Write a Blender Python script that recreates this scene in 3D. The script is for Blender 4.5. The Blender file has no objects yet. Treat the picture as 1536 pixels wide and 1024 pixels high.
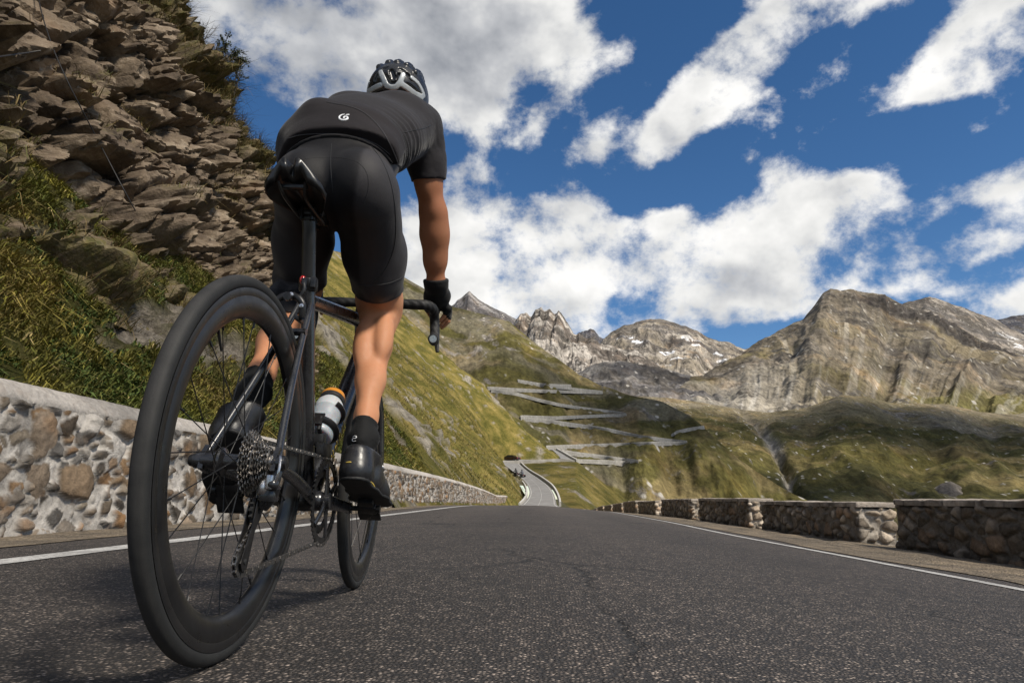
import bpy, math, os
import numpy as np
from mathutils import Vector, Matrix, Euler
from mathutils.bvhtree import BVHTree
rad = math.radians
ONLY = os.environ.get('SCENE_ONLY', '')          # quick layout tests only; empty = everything
def want(k): return (not ONLY) or (k in ONLY)
scene = bpy.context.scene
COL = scene.collection
rng = np.random.default_rng(7)

# ------------------------------------------------------------------ camera
FPX, PITCH, YAW, CH = 1042.6, 0.2197, 0.0346, 0.2777
BIKE_TURN = 0.0158                                # the bicycle heads 0.9 degrees left of the road axis
cam_d = bpy.data.cameras.new('camera'); cam = bpy.data.objects.new('camera', cam_d); COL.objects.link(cam)
cam.location = (0, 0, CH); cam.rotation_euler = (rad(90) + PITCH, 0, YAW)
cam_d.sensor_width = 36; cam_d.lens = FPX / 1536 * 36
cam_d.clip_start = 0.05; cam_d.clip_end = 60000
cam_d.dof.use_dof = False
scene.camera = cam

def unp(px, py, Y, yaw=YAW):
    """world point seen at photo pixel (px, py) at forward distance Y"""
    a = (np.asarray(px, float) - 768) / FPX; b = (512 - np.asarray(py, float)) / FPX
    s, c = math.sin(PITCH), math.cos(PITCH)
    dx, dy, dz = a, c - b * s, s + b * c
    X = dx * math.cos(yaw) - dy * math.sin(yaw); Yd = dx * math.sin(yaw) + dy * math.cos(yaw)
    k = np.asarray(Y, float) / Yd
    return np.stack([X * k, Yd * k, dz * k + CH], -1)
def direction(px, py):
    v = unp(px, py, 1.0) - np.array([0, 0, CH]); return v / np.linalg.norm(v)

# ------------------------------------------------------------------ noise
def _hash(ix, iy, iz, s=0):
    h = (ix.astype(np.int64) * 374761393 + iy.astype(np.int64) * 668265263 + iz.astype(np.int64) * 2147483647 + s * 1274126177) & 0xFFFFFFFF
    h = ((h ^ (h >> 13)) * 1274126177) & 0xFFFFFFFF
    h = ((h ^ (h >> 16)) * 2246822519) & 0xFFFFFFFF
    h = h ^ (h >> 15)
    return (h & 0xFFFFFF) / float(0x1000000)
def vnoise(P, s=0):
    P = np.asarray(P, float); I = np.floor(P); F = P - I; I = I.astype(np.int64)
    F = F * F * F * (F * (F * 6 - 15) + 10); out = 0
    for a in (0, 1):
        wx = F[..., 0] if a else 1 - F[..., 0]
        for b in (0, 1):
            wy = F[..., 1] if b else 1 - F[..., 1]
            for c in (0, 1):
                wz = F[..., 2] if c else 1 - F[..., 2]
                out = out + wx * wy * wz * _hash(I[..., 0] + a, I[..., 1] + b, I[..., 2] + c, s)
    return out * 2 - 1
def fbm(P, o=4, s=0, g=0.5, l=2.03):
    P = np.asarray(P, float); a = 1; t = 0; n = 0
    for k in range(o):
        t = t + a * vnoise(P, s + k); n += a; a *= g; P = P * l + 7.3
    return t / n
def ridged(P, o=4, s=0, g=0.5, l=2.07):
    P = np.asarray(P, float); a = 1; t = 0; n = 0
    for k in range(o):
        t = t + a * (1 - 2 * np.abs(vnoise(P, s + k))); n += a; a *= g; P = P * l + 3.1
    return t / n
def worley(P, s=0, jit=0.9):
    """F1, F2, cell hash, cell centre offset"""
    P = np.asarray(P, float); I = np.floor(P).astype(np.int64)
    f1 = np.full(P.shape[:-1], 9.0); f2 = f1.copy(); hid = np.zeros_like(f1); off = np.zeros_like(P)
    for a in (-1, 0, 1):
        for b in (-1, 0, 1):
            for c in (-1, 0, 1):
                cx, cy, cz = I[..., 0] + a, I[..., 1] + b, I[..., 2] + c
                q = np.stack([cx + .5 + jit * (_hash(cx, cy, cz, s) - .5), cy + .5 + jit * (_hash(cx, cy, cz, s + 1) - .5), cz + .5 + jit * (_hash(cx, cy, cz, s + 2) - .5)], -1)
                d = P - q; r = np.sqrt((d * d).sum(-1)); m = r < f1
                f2 = np.where(m, f1, np.minimum(f2, r)); hid = np.where(m, _hash(cx, cy, cz, s + 3), hid)
                off = np.where(m[..., None], d, off); f1 = np.where(m, r, f1)
    return f1, f2, hid, off
def sstep(a, b, x):
    t = np.clip((np.asarray(x, float) - a) / (b - a), 0, 1); return t * t * (3 - 2 * t)
def lerp(a, b, t): return a + (b - a) * t

# ------------------------------------------------------------------ meshes
def mesh_data(name, V, F, mat=None, smooth=True, attrs=None):
    me = bpy.data.meshes.new(name)
    V = np.asarray(V, np.float32).reshape(-1, 3)
    if isinstance(F, np.ndarray) and F.ndim == 2:
        n, k = F.shape
        me.vertices.add(len(V)); me.vertices.foreach_set('co', V.ravel())
        me.loops.add(n * k); me.loops.foreach_set('vertex_index', F.astype(np.int32).ravel())
        me.polygons.add(n); me.polygons.foreach_set('loop_start', np.arange(0, n * k, k, dtype=np.int32))
        me.update(calc_edges=True)
    else:
        me.from_pydata(V.tolist(), [], [list(map(int, f)) for f in F])
    if smooth: me.polygons.foreach_set('use_smooth', np.ones(len(me.polygons), bool))
    for k, a in (attrs or {}).items():
        a = np.asarray(a, np.float32)
        if a.ndim == 1:
            at = me.attributes.new(k, 'FLOAT', 'POINT'); at.data.foreach_set('value', a)
        else:
            if a.shape[1] == 3: a = np.concatenate([a, np.ones((len(a), 1), np.float32)], 1)
            at = me.attributes.new(k, 'FLOAT_COLOR', 'POINT'); at.data.foreach_set('color', a.astype(np.float32).ravel())
    if mat: me.materials.append(mat)
    me.update(); return me
def link(name, me, parent=None):
    o = bpy.data.objects.new(name, me); COL.objects.link(o)
    if parent: o.parent = parent
    return o
def obj(name, V, F, mat=None, parent=None, smooth=True, attrs=None, sharp=None):
    me = mesh_data(name, V, F, mat, smooth, attrs)
    if sharp is not None: me.set_sharp_from_angle(angle=rad(sharp))
    return link(name, me, parent)
def empty(name, loc=(0, 0, 0), rot=(0, 0, 0)):
    o = bpy.data.objects.new(name, None); COL.objects.link(o); o.location = loc; o.rotation_euler = rot
    o.empty_display_size = .1; return o
def tag(o, label=None, cat=None, group=None, kind=None):
    if label: o['label'] = label
    if cat: o['category'] = cat
    if group: o['group'] = group
    if kind: o['kind'] = kind
    return o
def gridF(nu, nv, wrap=False):
    i = np.arange(nu if wrap else nu - 1); j = np.arange(nv - 1)
    A, B = np.meshgrid(i, j, indexing='ij'); A2 = (A + 1) % nu
    return np.stack([A * nv + B, A2 * nv + B, A2 * nv + B + 1, A * nv + B + 1], -1).reshape(-1, 4)

class MB:
    """collects shapes that belong to ONE part"""
    def __init__(s): s.V = []; s.F = []; s.n = 0
    def add(s, V, F):
        V = np.asarray(V, float).reshape(-1, 3); s.V.append(V); s.F += [[int(i) + s.n for i in f] for f in F]; s.n += len(V); return s
    def tube(s, pts, r, n=12, sx=None, up=None, cap=True, closed=False):
        """sweep: r scalar/list radius; sx list/ scalar: sideways factor; up: direction of the unscaled radius"""
        P = np.asarray(pts, float); m = len(P); r = np.broadcast_to(np.asarray(r, float), (m,))
        sx = np.broadcast_to(np.asarray(1.0 if sx is None else sx, float), (m,))
        T = np.gradient(P, axis=0)
        if closed: T = np.roll(P, -1, 0) - np.roll(P, 1, 0)
        T /= np.linalg.norm(T, axis=1)[:, None] + 1e-12
        u = np.asarray(up, float) if up is not None else (np.array([0, 0, 1.]) if abs(T[0][2]) < .9 else np.array([1., 0, 0]))
        a = np.linspace(0, 2 * np.pi, n, endpoint=False); out = []
        for k in range(m):
            u2 = u - T[k] * u.dot(T[k]); nn = np.linalg.norm(u2)
            u2 = u2 / nn if nn > 1e-6 else np.cross(T[k], [1, 0.3, 0.2]); w = np.cross(T[k], u2)
            out.append(P[k] + r[k] * (np.cos(a)[:, None] * u2 + sx[k] * np.sin(a)[:, None] * w))
            if up is None: u = u2
        V = np.concatenate(out); F = []
        mm = m if closed else m - 1
        for k in range(mm):
            k2 = (k + 1) % m
            for i in range(n):
                j = (i + 1) % n; F.append([k * n + i, k * n + j, k2 * n + j, k2 * n + i])
        if cap and not closed: F.append(list(range(n))[::-1]); F.append(list(range((m - 1) * n, m * n)))
        return s.add(V, F)
    def rod(s, a, b, r, r2=None, n=12, sx=None, up=None): return s.tube([a, b], [r, r if r2 is None else r2], n, sx, up)
    def box(s, c, d, bev=0.0, M=None):
        c = np.asarray(c, float); h = np.asarray(d, float) / 2
        if bev <= 0:
            V = np.array([[x, y, z] for x in (-1, 1) for y in (-1, 1) for z in (-1, 1)]) * h
            F = [[0, 1, 3, 2], [4, 6, 7, 5], [0, 4, 5, 1], [2, 3, 7, 6], [0, 2, 6, 4], [1, 5, 7, 3]]
        else:
            import bmesh
            bm = bmesh.new(); bmesh.ops.create_cube(bm, size=1)
            for v in bm.verts: v.co = Vector([v.co[i] * 2 * h[i] for i in range(3)])
            bmesh.ops.bevel(bm, geom=bm.edges[:], offset=bev, segments=2, profile=.6, affect='EDGES')
            bm.verts.index_update(); V = np.array([v.co[:] for v in bm.verts]); F = [[v.index for v in f.verts] for f in bm.faces]; bm.free()
        if M is not None: V = V @ np.asarray(M, float).T
        return s.add(V + c, F)
    def lathe(s, prof, c, ax, n=32, closed=False):
        """prof: (radius, along-axis) pairs about axis ax through c"""
        c = np.asarray(c, float); ax = np.asarray(ax, float) / np.linalg.norm(ax)
        u = np.cross(ax, [0, 0, 1] if abs(ax[2]) < .9 else [0, 1, 0]); u /= np.linalg.norm(u); w = np.cross(ax, u)
        a = np.linspace(0, 2 * np.pi, n, endpoint=False); D = np.cos(a)[:, None] * u + np.sin(a)[:, None] * w
        V = np.concatenate([c + ax * t + D * r for r, t in prof]); m = len(prof); F = []
        for k in range(m if closed else m - 1):
            k2 = (k + 1) % m
            for i in range(n):
                j = (i + 1) % n; F.append([k * n + i, k2 * n + i, k2 * n + j, k * n + j])
        return s.add(V, F)
    def ball(s, c, r, n=12, m=8, M=None):
        r = np.broadcast_to(np.asarray(r, float), (3,)); V = []; F = []
        for k in range(m + 1):
            ph = math.pi * k / m
            for i in range(n):
                th = 2 * math.pi * i / n; V.append([math.sin(ph) * math.cos(th) * r[0], math.sin(ph) * math.sin(th) * r[1], math.cos(ph) * r[2]])
        for k in range(m):
            for i in range(n):
                j = (i + 1) % n; F.append([k * n + i, (k + 1) * n + i, (k + 1) * n + j, k * n + j])
        V = np.array(V)
        if M is not None: V = V @ np.asarray(M, float).T
        return s.add(V + np.asarray(c, float), F)
    def prism(s, outline, t0, t1, o, ex, ey, en):
        """flat outline (x, y) extruded from t0 to t1 along en"""
        o, ex, ey, en = [np.asarray(q, float) for q in (o, ex, ey, en)]; n = len(outline)
        base = np.array([o + x * ex + y * ey for x, y in outline])
        F = [[i, (i + 1) % n, n + (i + 1) % n, n + i] for i in range(n)] + [list(range(n))[::-1], list(range(n, 2 * n))]
        return s.add(np.concatenate([base + en * t0, base + en * t1]), F)
    def build(s, name, mat, parent=None, smooth=True, sharp=40):
        me = mesh_data(name, np.concatenate(s.V), s.F, mat, smooth)
        if smooth and sharp: me.set_sharp_from_angle(angle=rad(sharp))
        return link(name, me, parent)

# ------------------------------------------------------------------ materials
class NT:
    def __init__(s, tree): s.t = tree; s.n = tree.nodes; s.l = tree.links
    def node(s, t, **kw):
        nd = s.n.new(t)
        for k, v in kw.items(): setattr(nd, k, v)
        return nd
    def put(s, sock, v):
        if v is None: return
        if isinstance(v, bpy.types.NodeSocket): s.l.new(v, sock)
        elif isinstance(v, (tuple, list)) and sock.type == 'RGBA' and len(v) == 3: sock.default_value = (*v, 1)
        else: sock.default_value = v
    def coord(s, k='Object'): return s.node('ShaderNodeTexCoord').outputs[k]
    def attr(s, name, out='Color'):
        nd = s.node('ShaderNodeAttribute'); nd.attribute_name = name; return nd.outputs[out]
    def noise(s, v, scale, detail=4, rough=.55, dist=0, out=0):
        nd = s.node('ShaderNodeTexNoise'); s.put(nd.inputs['Vector'], v); nd.inputs['Scale'].default_value = scale
        nd.inputs['Detail'].default_value = detail; nd.inputs['Roughness'].default_value = rough; nd.inputs['Distortion'].default_value = dist
        return nd.outputs[out]
    def voro(s, v, scale, feature='F1', out='Distance', rnd=1):
        nd = s.node('ShaderNodeTexVoronoi', feature=feature); s.put(nd.inputs['Vector'], v); nd.inputs['Scale'].default_value = scale
        nd.inputs['Randomness'].default_value = rnd; return nd.outputs[out]
    def map(s, v, loc=(0, 0, 0), rot=(0, 0, 0), sc=(1, 1, 1), kind='POINT'):
        nd = s.node('ShaderNodeMapping', vector_type=kind); s.put(nd.inputs['Vector'], v)
        nd.inputs['Location'].default_value = loc; nd.inputs['Rotation'].default_value = rot; nd.inputs['Scale'].default_value = sc
        return nd.outputs[0]
    def math(s, op, a, b=None, c=None, clamp=False):
        nd = s.node('ShaderNodeMath', operation=op); nd.use_clamp = clamp
        s.put(nd.inputs[0], a); s.put(nd.inputs[1], b); s.put(nd.inputs[2], c); return nd.outputs[0]
    def vmath(s, op, a, b=None):
        nd = s.node('ShaderNodeVectorMath', operation=op); s.put(nd.inputs[0], a); s.put(nd.inputs[1], b)
        return nd.outputs['Value'] if op in ('DOT_PRODUCT', 'LENGTH') else nd.outputs[0]
    def mix(s, f, a, b, blend='MIX'):
        nd = s.node('ShaderNodeMix', data_type='RGBA', blend_type=blend); s.put(nd.inputs[0], f); s.put(nd.inputs[6], a); s.put(nd.inputs[7], b)
        return nd.outputs[2]
    def rng(s, v, a, b, c=0, d=1, smooth=False):
        nd = s.node('ShaderNodeMapRange'); nd.clamp = True
        if smooth: nd.interpolation_type = 'SMOOTHSTEP'
        s.put(nd.inputs[0], v)
        for i, q in enumerate((a, b, c, d)): nd.inputs[i + 1].default_value = q
        return nd.outputs[0]
    def ramp(s, f, stops):
        nd = s.node('ShaderNodeValToRGB'); s.put(nd.inputs[0], f); e = nd.color_ramp.elements
        while len(e) < len(stops): e.new(.5)
        for q, (p, c) in zip(e, stops): q.position = p; q.color = (*c, 1) if len(c) == 3 else c
        return nd.outputs[0]
    def sep(s, v):
        nd = s.node('ShaderNodeSeparateXYZ'); s.put(nd.inputs[0], v); return nd.outputs
    def bump(s, h, strength=.5, dist=.01, normal=None):
        nd = s.node('ShaderNodeBump'); s.put(nd.inputs['Height'], h); nd.inputs['Strength'].default_value = strength
        nd.inputs['Distance'].default_value = dist; s.put(nd.inputs['Normal'], normal); return nd.outputs[0]
def material(name, fn=None, color=(.5, .5, .5), rough=.6, metal=0, spec=.5, **kw):
    m = bpy.data.materials.new(name); m.use_nodes = True; t = NT(m.node_tree)
    b = m.node_tree.nodes['Principled BSDF']
    b.inputs['Base Color'].default_value = (*color, 1); b.inputs['Roughness'].default_value = rough
    b.inputs['Metallic'].default_value = metal; b.inputs['Specular IOR Level'].default_value = spec
    for k, v in kw.items(): b.inputs[k].default_value = v
    if fn:
        r = fn(t) or {}
        for k, v in r.items(): t.put(b.inputs[k], v)
    return m
# ------------------------------------------------------------------ light and sky
SUN_AZ, SUN_EL = rad(128), rad(47)               # clockwise from the road direction: behind the camera, to the right
sun_dir = np.array([math.sin(SUN_AZ) * math.cos(SUN_EL), math.cos(SUN_AZ) * math.cos(SUN_EL), math.sin(SUN_EL)])
sd = bpy.data.lights.new('sun', 'SUN'); sd.energy = 4.9; sd.angle = rad(9); sd.color = (1, .925, .80)
so = bpy.data.objects.new('sun', sd); COL.objects.link(so)
so.rotation_euler = Vector(-sun_dir).to_track_quat('-Z', 'Y').to_euler(); so.location = (0, -20, 60)

world = bpy.data.worlds.new('World'); scene.world = world; world.use_nodes = True
W = NT(world.node_tree); bg = world.node_tree.nodes['Background']
sky = W.node('ShaderNodeTexSky', sky_type='NISHITA'); sky.sun_disc = False
sky.sun_elevation = SUN_EL; sky.sun_rotation = SUN_AZ; sky.altitude = 2200; sky.air_density = 1.0; sky.dust_density = .35; sky.ozone_density = 2.2
dirv = W.coord('Generated')
# cloud banks: (photo x, y of the centre, half width, half height in pixels, tilt in degrees, weight)
BANKS = [
    (690, 345, 150, 90, 0, 1.2), (760, 410, 240, 110, 0, 1.2), (860, 310, 70, 45, 0, .75), (900, 425, 230, 90, 0, 1.15), (1030, 345, 110, 55, -8, .9), (1060, 440, 220, 70, 0, .85), (790, 480, 260, 70, 0, .9), (980, 490, 150, 45, 0, .7), (1200, 450, 150, 40, 0, .6), (960, 350, 80, 40, 0, .6),
    (1215, 310, 130, 85, -20, 1.05), (1290, 330, 130, 70, -25, .8), (1180, 380, 170, 55, -10, .8), (1240, 420, 200, 50, 0, .7), (1400, 385, 130, 45, -5, .7), 
    (1490, 285, 110, 38, -12, .85), (1480, 360, 80, 30, -10, .5), (1540, 445, 110, 45, -8, .85), (1420, 440, 60, 25, 0, .3),
    (420, 40, 240, 110, 0, 1.0), (560, 20, 240, 80, 0, .72), (720, 50, 200, 80, 5, .66), (690, 140, 120, 60, 20, .62), (830, 20, 120, 60, -20, .6), (480, 150, 150, 60, 0, .6), (640, 130, 130, 60, 0, .5),
    (860, 120, 95, 42, -58, .68), (800, 190, 50, 28, -50, .5), (930, 80, 45, 26, -30, .4),
    (1120, 80, 150, 55, -32, .95), (1040, 160, 120, 48, -50, .85), (975, 220, 70, 40, -50, .75), (1200, 30, 130, 45, -20, .9), (1150, 140, 70, 40, -10, .6), (1255, 90, 55, 26, -40, .5), (890, 222, 40, 22, 0, .45), (1290, 0, 90, 30, 0, .6),
    (1430, 105, 130, 60, -18, .95), (1500, 40, 110, 60, -30, .9), (1410, 205, 70, 24, -12, .42), (1500, 170, 60, 26, -10, .35), (1124, 238, 22, 14, 0, .35), (1330, 212, 120, 34, -8, -.9), (980, 282, 110, 26, 0, -.6), (1228, 205, 70, 46, 0, -.9), (1440, 232, 90, 22, 0, -.5), (1060, 235, 90, 30, -20, -.5),
]
tot = None
for px, py, hw, hh, tilt, wgt in BANKS:
    c = direction(px, py); e = np.array([0.0, 0, 1]); rx = np.cross(c, e); rx /= np.linalg.norm(rx); up = np.cross(rx, c)
    t = rad(tilt); ax = rx * math.cos(t) - up * math.sin(t); ay = rx * math.sin(t) + up * math.cos(t)
    R = Matrix(np.stack([ax, ay, np.cross(ax, ay)], 1).tolist())
    k = 1 / FPX * 1.12
    mp = W.map(dirv, loc=tuple(c), rot=tuple(R.to_euler()), sc=(hw * k, hh * k, .6), kind='TEXTURE')
    g = W.node('ShaderNodeTexGradient', gradient_type='SPHERICAL'); W.l.new(mp, g.inputs[0])
    v = W.math('MULTIPLY', g.outputs['Fac'], wgt * 1.45)
    tot = v if tot is None else W.math('ADD', tot, v)
# the rest of the sky (outside the photograph): broken cumulus
away = W.vmath('DOT_PRODUCT', dirv, tuple(direction(768, 330)))
rest = W.rng(away, .80, .62, 0, 1, True)
rest = W.math('MULTIPLY', rest, .66)
bank = W.math('MAXIMUM', W.math('MINIMUM', W.math('ADD', tot, rest), 1.10), -.3)
zz = W.sep(dirv)[2]
flat = W.math('ADD', W.math('MAXIMUM', zz, 0), .30)
cp = W.vmath('MULTIPLY', dirv, (1, 1, 1.25))
def dens(vec):
    n1 = W.noise(vec, 5.5, 10, .64, .10)
    wv = W.vmath('ADD', vec, W.vmath('MULTIPLY', W.noise(vec, 14, 3, .6, out=1), (.022, .022, .022)))
    vo = W.node('ShaderNodeTexVoronoi', feature='F1'); W.l.new(wv, vo.inputs['Vector']); vo.inputs['Scale'].default_value = 13; vo.inputs['Detail'].default_value = 4; vo.inputs['Roughness'].default_value = .55; vo.inputs['Lacunarity'].default_value = 2.1; vo.normalize = True
    n = W.math('ADD', W.math('MULTIPLY', n1, .85), W.math('MULTIPLY', W.math('SUBTRACT', .72, vo.outputs['Distance']), .20))
    return n
n0 = dens(cp)
shift = tuple(np.array([sun_dir[0] * .3 + .02, 0, .034]))
def soft(vec):
    a = W.noise(vec, 5.5, 3, .5, .10); b = W.noise(vec, 17, 3, .55); return W.math('ADD', W.math('MULTIPLY', a, .75), W.math('MULTIPLY', b, .25))
n1 = soft(W.vmath('ADD', cp, (.022, 0, .050))); n2 = soft(cp)
d0 = W.math('ADD', W.math('MULTIPLY', bank, .84), W.math('MULTIPLY', W.math('SUBTRACT', n0, .5), 4.9))
cover = W.rng(d0, .36, 1.06, 0, 1, True)
relief = W.math('ADD', W.math('MULTIPLY', W.math('SUBTRACT', n2, n1), 2.7), W.math('MULTIPLY', W.math('SUBTRACT', n0, .5), .35))
thick = W.rng(d0, .70, 1.7, 0, 1)
big = W.noise(cp, 2.6, 3, .5)
lit = W.math('ADD', W.math('SUBTRACT', .84, W.math('MULTIPLY', thick, .34)), relief)
lit = W.math('ADD', lit, W.math('MULTIPLY', W.math('SUBTRACT', big, .5), -.7), clamp=True)
# the bank at the top left is the shaded underside of a nearer cloud
gl = W.map(dirv, loc=tuple(direction(470, 10)), sc=(.62, .62, .42), kind='TEXTURE')
gg = W.node('ShaderNodeTexGradient', gradient_type='QUADRATIC_SPHERE'); W.l.new(gl, gg.inputs[0])
lit = W.math('SUBTRACT', lit, W.math('MULTIPLY', gg.outputs['Fac'], .62), clamp=True)
ccol = W.ramp(lit, [(0, (2.6, 2.75, 3.05)), (.35, (4.4, 4.5, 4.7)), (.65, (6.6, 6.6, 6.5)), (1, (8.4, 8.3, 8.1))])
SKYGAIN = 1.0
hs = W.node('ShaderNodeHueSaturation'); hs.inputs['Saturation'].default_value = 1.22; hs.inputs['Value'].default_value = .93; W.l.new(sky.outputs[0], hs.inputs['Color'])
full = W.mix(cover, hs.outputs[0], ccol)
W.l.new(full, bg.inputs['Color']); bg.inputs['Strength'].default_value = .1
scene.view_settings.view_transform = 'Standard'; scene.view_settings.look = 'None'
scene.view_settings.gamma = 1; scene.view_settings.exposure = .30
world.cycles.sampling_method = 'MANUAL'; world.cycles.sample_map_resolution = 512
# ------------------------------------------------------------------ road
def long_z(w):
    w = np.asarray(w, float); z = -.0005 * np.maximum(w - 18, 0) ** 2
    return np.maximum(z, -1.25 + 0 * z) if np.ndim(z) else max(float(z), -1.25)
def cross_z(x):
    x = np.asarray(x, float); return -.09 * .5 * (x - .25 + np.sqrt((x - .25) ** 2 + .12)) + .09 * .04
def ground_z(x, w): return cross_z(x) + long_z(w)
def strip(x0, x1, w0, w1, nx, nw, dz, wob=None, seed=0):
    xs = np.linspace(0, 1, nx); q = np.linspace(0, 1, nw) ** 1.6; ws = w0 + (w1 - w0) * q
    Wg, Xf = np.meshgrid(ws, xs, indexing='ij')
    a = x0 if not callable(x0) else x0(Wg); b = x1 if not callable(x1) else x1(Wg)
    X = a + (b - a) * Xf
    return np.stack([X, Wg, ground_z(X, Wg) + dz], -1).reshape(-1, 3), gridF(nw, nx)

def asphalt(t):
    p = t.coord('Object'); far = t.rng(t.vmath('LENGTH', p), 4, 22)
    v = t.voro(p, 125, out='Color'); d = t.voro(p, 125); v2 = t.voro(p, 38, out='Color'); big = t.noise(p, 1.1, 5, .6); mid = t.noise(p, 9, 4, .6); fine = t.noise(p, 260, 2, .6)
    cell = t.sep(v)[0]
    c = t.ramp(cell, [(0, (.026, .024, .023)), (.45, (.062, .057, .053)), (.80, (.120, .110, .102)), (1, (.31, .285, .26))])
    c = t.mix(1, c, t.mix(t.sep(v2)[1], (.60, .60, .60), (1.45, 1.42, 1.40)), 'MULTIPLY')
    c = t.mix(t.rng(d, .32, .62), c, (.018, .018, .019))
    c = t.mix(t.math('MULTIPLY', far, .55), c, (.076, .071, .067)); c = t.mix(1, c, (1.10, 1.02, .955), 'MULTIPLY')
    c = t.mix(t.rng(big, .32, .72), c, t.mix(1, c, (1.32, 1.28, 1.25), 'MULTIPLY'))
    c = t.mix(t.rng(mid, .3, .75, 0, .5), c, t.mix(1, c, (.68, .68, .70), 'MULTIPLY'))
    trk = t.math('ADD', t.math('POWER', t.math('SINE', t.math('MULTIPLY', t.math('ADD', t.sep(p)[0], .35), 1.75)), 2), t.math('MULTIPLY', big, .6))
    c = t.mix(t.rng(trk, .3, 1.3, 0, .35), c, t.mix(1, c, (1.5, 1.48, 1.46), 'MULTIPLY'))
    # old resurfacing joints and fine cracks
    w = t.vmath('ADD', t.map(p, sc=(1, .35, 1)), t.vmath('MULTIPLY', t.noise(p, 1.3, 4, .6, out=1), (.5, .5, 0)))
    cr = t.voro(w, .55, feature='DISTANCE_TO_EDGE')
    crk = t.math('MULTIPLY', t.rng(cr, .0, .011, 1, 0), t.rng(t.noise(p, .5, 2), .44, .56, 0, .8))
    c = t.mix(crk, c, (.014, .014, .014))
    h = t.math('ADD', t.math('MULTIPLY', t.rng(d, 0, .6, 1, 0), 1), t.math('MULTIPLY', fine, .5))
    h = t.math('SUBTRACT', h, t.math('MULTIPLY', crk, 2))
    return {'Base Color': c, 'Normal': t.bump(h, 1.0, .007), 'Roughness': t.rng(cell, 0, 1, .62, .9)}
M_asph = material('asphalt', asphalt, spec=.35)
def paint(t):
    p = t.coord('Object'); n = t.noise(p, 70, 4, .7); n2 = t.noise(p, 4, 4, .6)
    worn = t.rng(t.math('ADD', n, t.math('MULTIPLY', n2, .6)), .50, .95)
    return {'Base Color': t.mix(worn, (.70, .69, .66), (.20, .19, .18)), 'Normal': t.bump(n, .5, .003)}
M_paint = material('road_paint', paint, rough=.75, spec=.3)
def verge(t):
    p = t.coord('Object'); n = t.noise(p, 2.2, 6, .65); f = t.voro(p, 45, out='Color'); d = t.voro(p, 45)
    c = t.ramp(n, [(.3, (.075, .066, .056)), (.5, (.165, .135, .10)), (.7, (.27, .215, .15))])
    c = t.mix(.55, c, t.mix(1, c, t.mix(t.sep(f)[0], (.4, .4, .4), (1.8, 1.75, 1.7)), 'MULTIPLY'))
    return {'Base Color': c, 'Normal': t.bump(t.math('ADD', t.rng(d, 0, .7, 1, 0), n), .9, .02)}
M_verge = material('gravel_verge', verge, rough=.95, spec=.2)

if want('road'):
    V, F = strip(-3.0, 2.95, -4, 92, 60, 220, 0)
    tag(obj('road', V, F, M_asph), 'grey coarse asphalt mountain road running to a crest', kind='structure')
    edgeL = lambda w: -3.02 + .10 * fbm(np.stack([w * .8, w * 0, w * 0 + 3], -1), 4)
    V, F = strip(-3.75, lambda w: edgeL(w) + .05, -4, 92, 12, 300, .005)
    V[:, 2] += .012 * fbm(V * 6, 3) * (V[:, 0] < -3.1)
    tag(obj('dirt_shoulder', V, F, M_verge), 'grey brown dusty shoulder at the foot of the long retaining wall', kind='structure')
    edgeR = lambda w: 2.80 + .22 * fbm(np.stack([w * .45, w * 0, w * 0 + 9], -1), 4)
    V, F = strip(edgeR, 6.3, -4, 92, 40, 320, .006)
    V[:, 2] += .03 * fbm(V * 2.5, 4) * sstep(2.9, 3.5, V[:, 0])
    tag(obj('gravel_shoulder', V, F, M_verge), 'brown gravel shoulder between the white edge line and the parapet blocks', kind='structure')
    wv = lambda w: .05 * np.sin(w * .55) + .04 * fbm(np.stack([w * .3, w * 0, w * 0], -1), 2)
    V, F = strip(-2.40, -2.22, -4, 92, 4, 260, .0035)
    tag(obj('road_marking', V, F, M_paint), 'white edge line beside the retaining wall', kind='structure')
    V, F = strip(lambda w: 2.47 + wv(w), lambda w: 2.59 + wv(w), -4, 90, 6, 300, .004)
    tag(obj('road_marking', V, F, M_paint), 'white edge line beside the gravel shoulder', kind='structure')
# ------------------------------------------------------------------ masonry
def masonry(t):
    p = t.coord('Object'); c = t.attr('Col'); n = t.noise(p, 22, 6, .7); n2 = t.noise(p, 90, 4, .65); n3 = t.noise(p, 5, 4, .6)
    k = t.rng(n, .25, .75, .62, 1.35); c = t.mix(1, c, t.mix(1, (1, 1, 1), k, 'MULTIPLY'), 'MULTIPLY')
    c = t.mix(t.rng(n3, .55, .8, 0, .35), c, (.20, .12, .06))
    c = t.mix(t.rng(n2, .62, .75, 0, .4), c, (.05, .045, .04))
    h = t.math('ADD', n, t.math('MULTIPLY', n2, .35))
    return {'Base Color': c, 'Normal': t.bump(h, .8, .025)}
M_stone = material('rubble_masonry', masonry, rough=.92, spec=.2)
STONES = np.array([[.20, .165, .125], [.125, .115, .105], [.25, .16, .09], [.30, .27, .235], [.165, .13, .095], [.235, .20, .165], [.10, .085, .07]])
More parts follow.
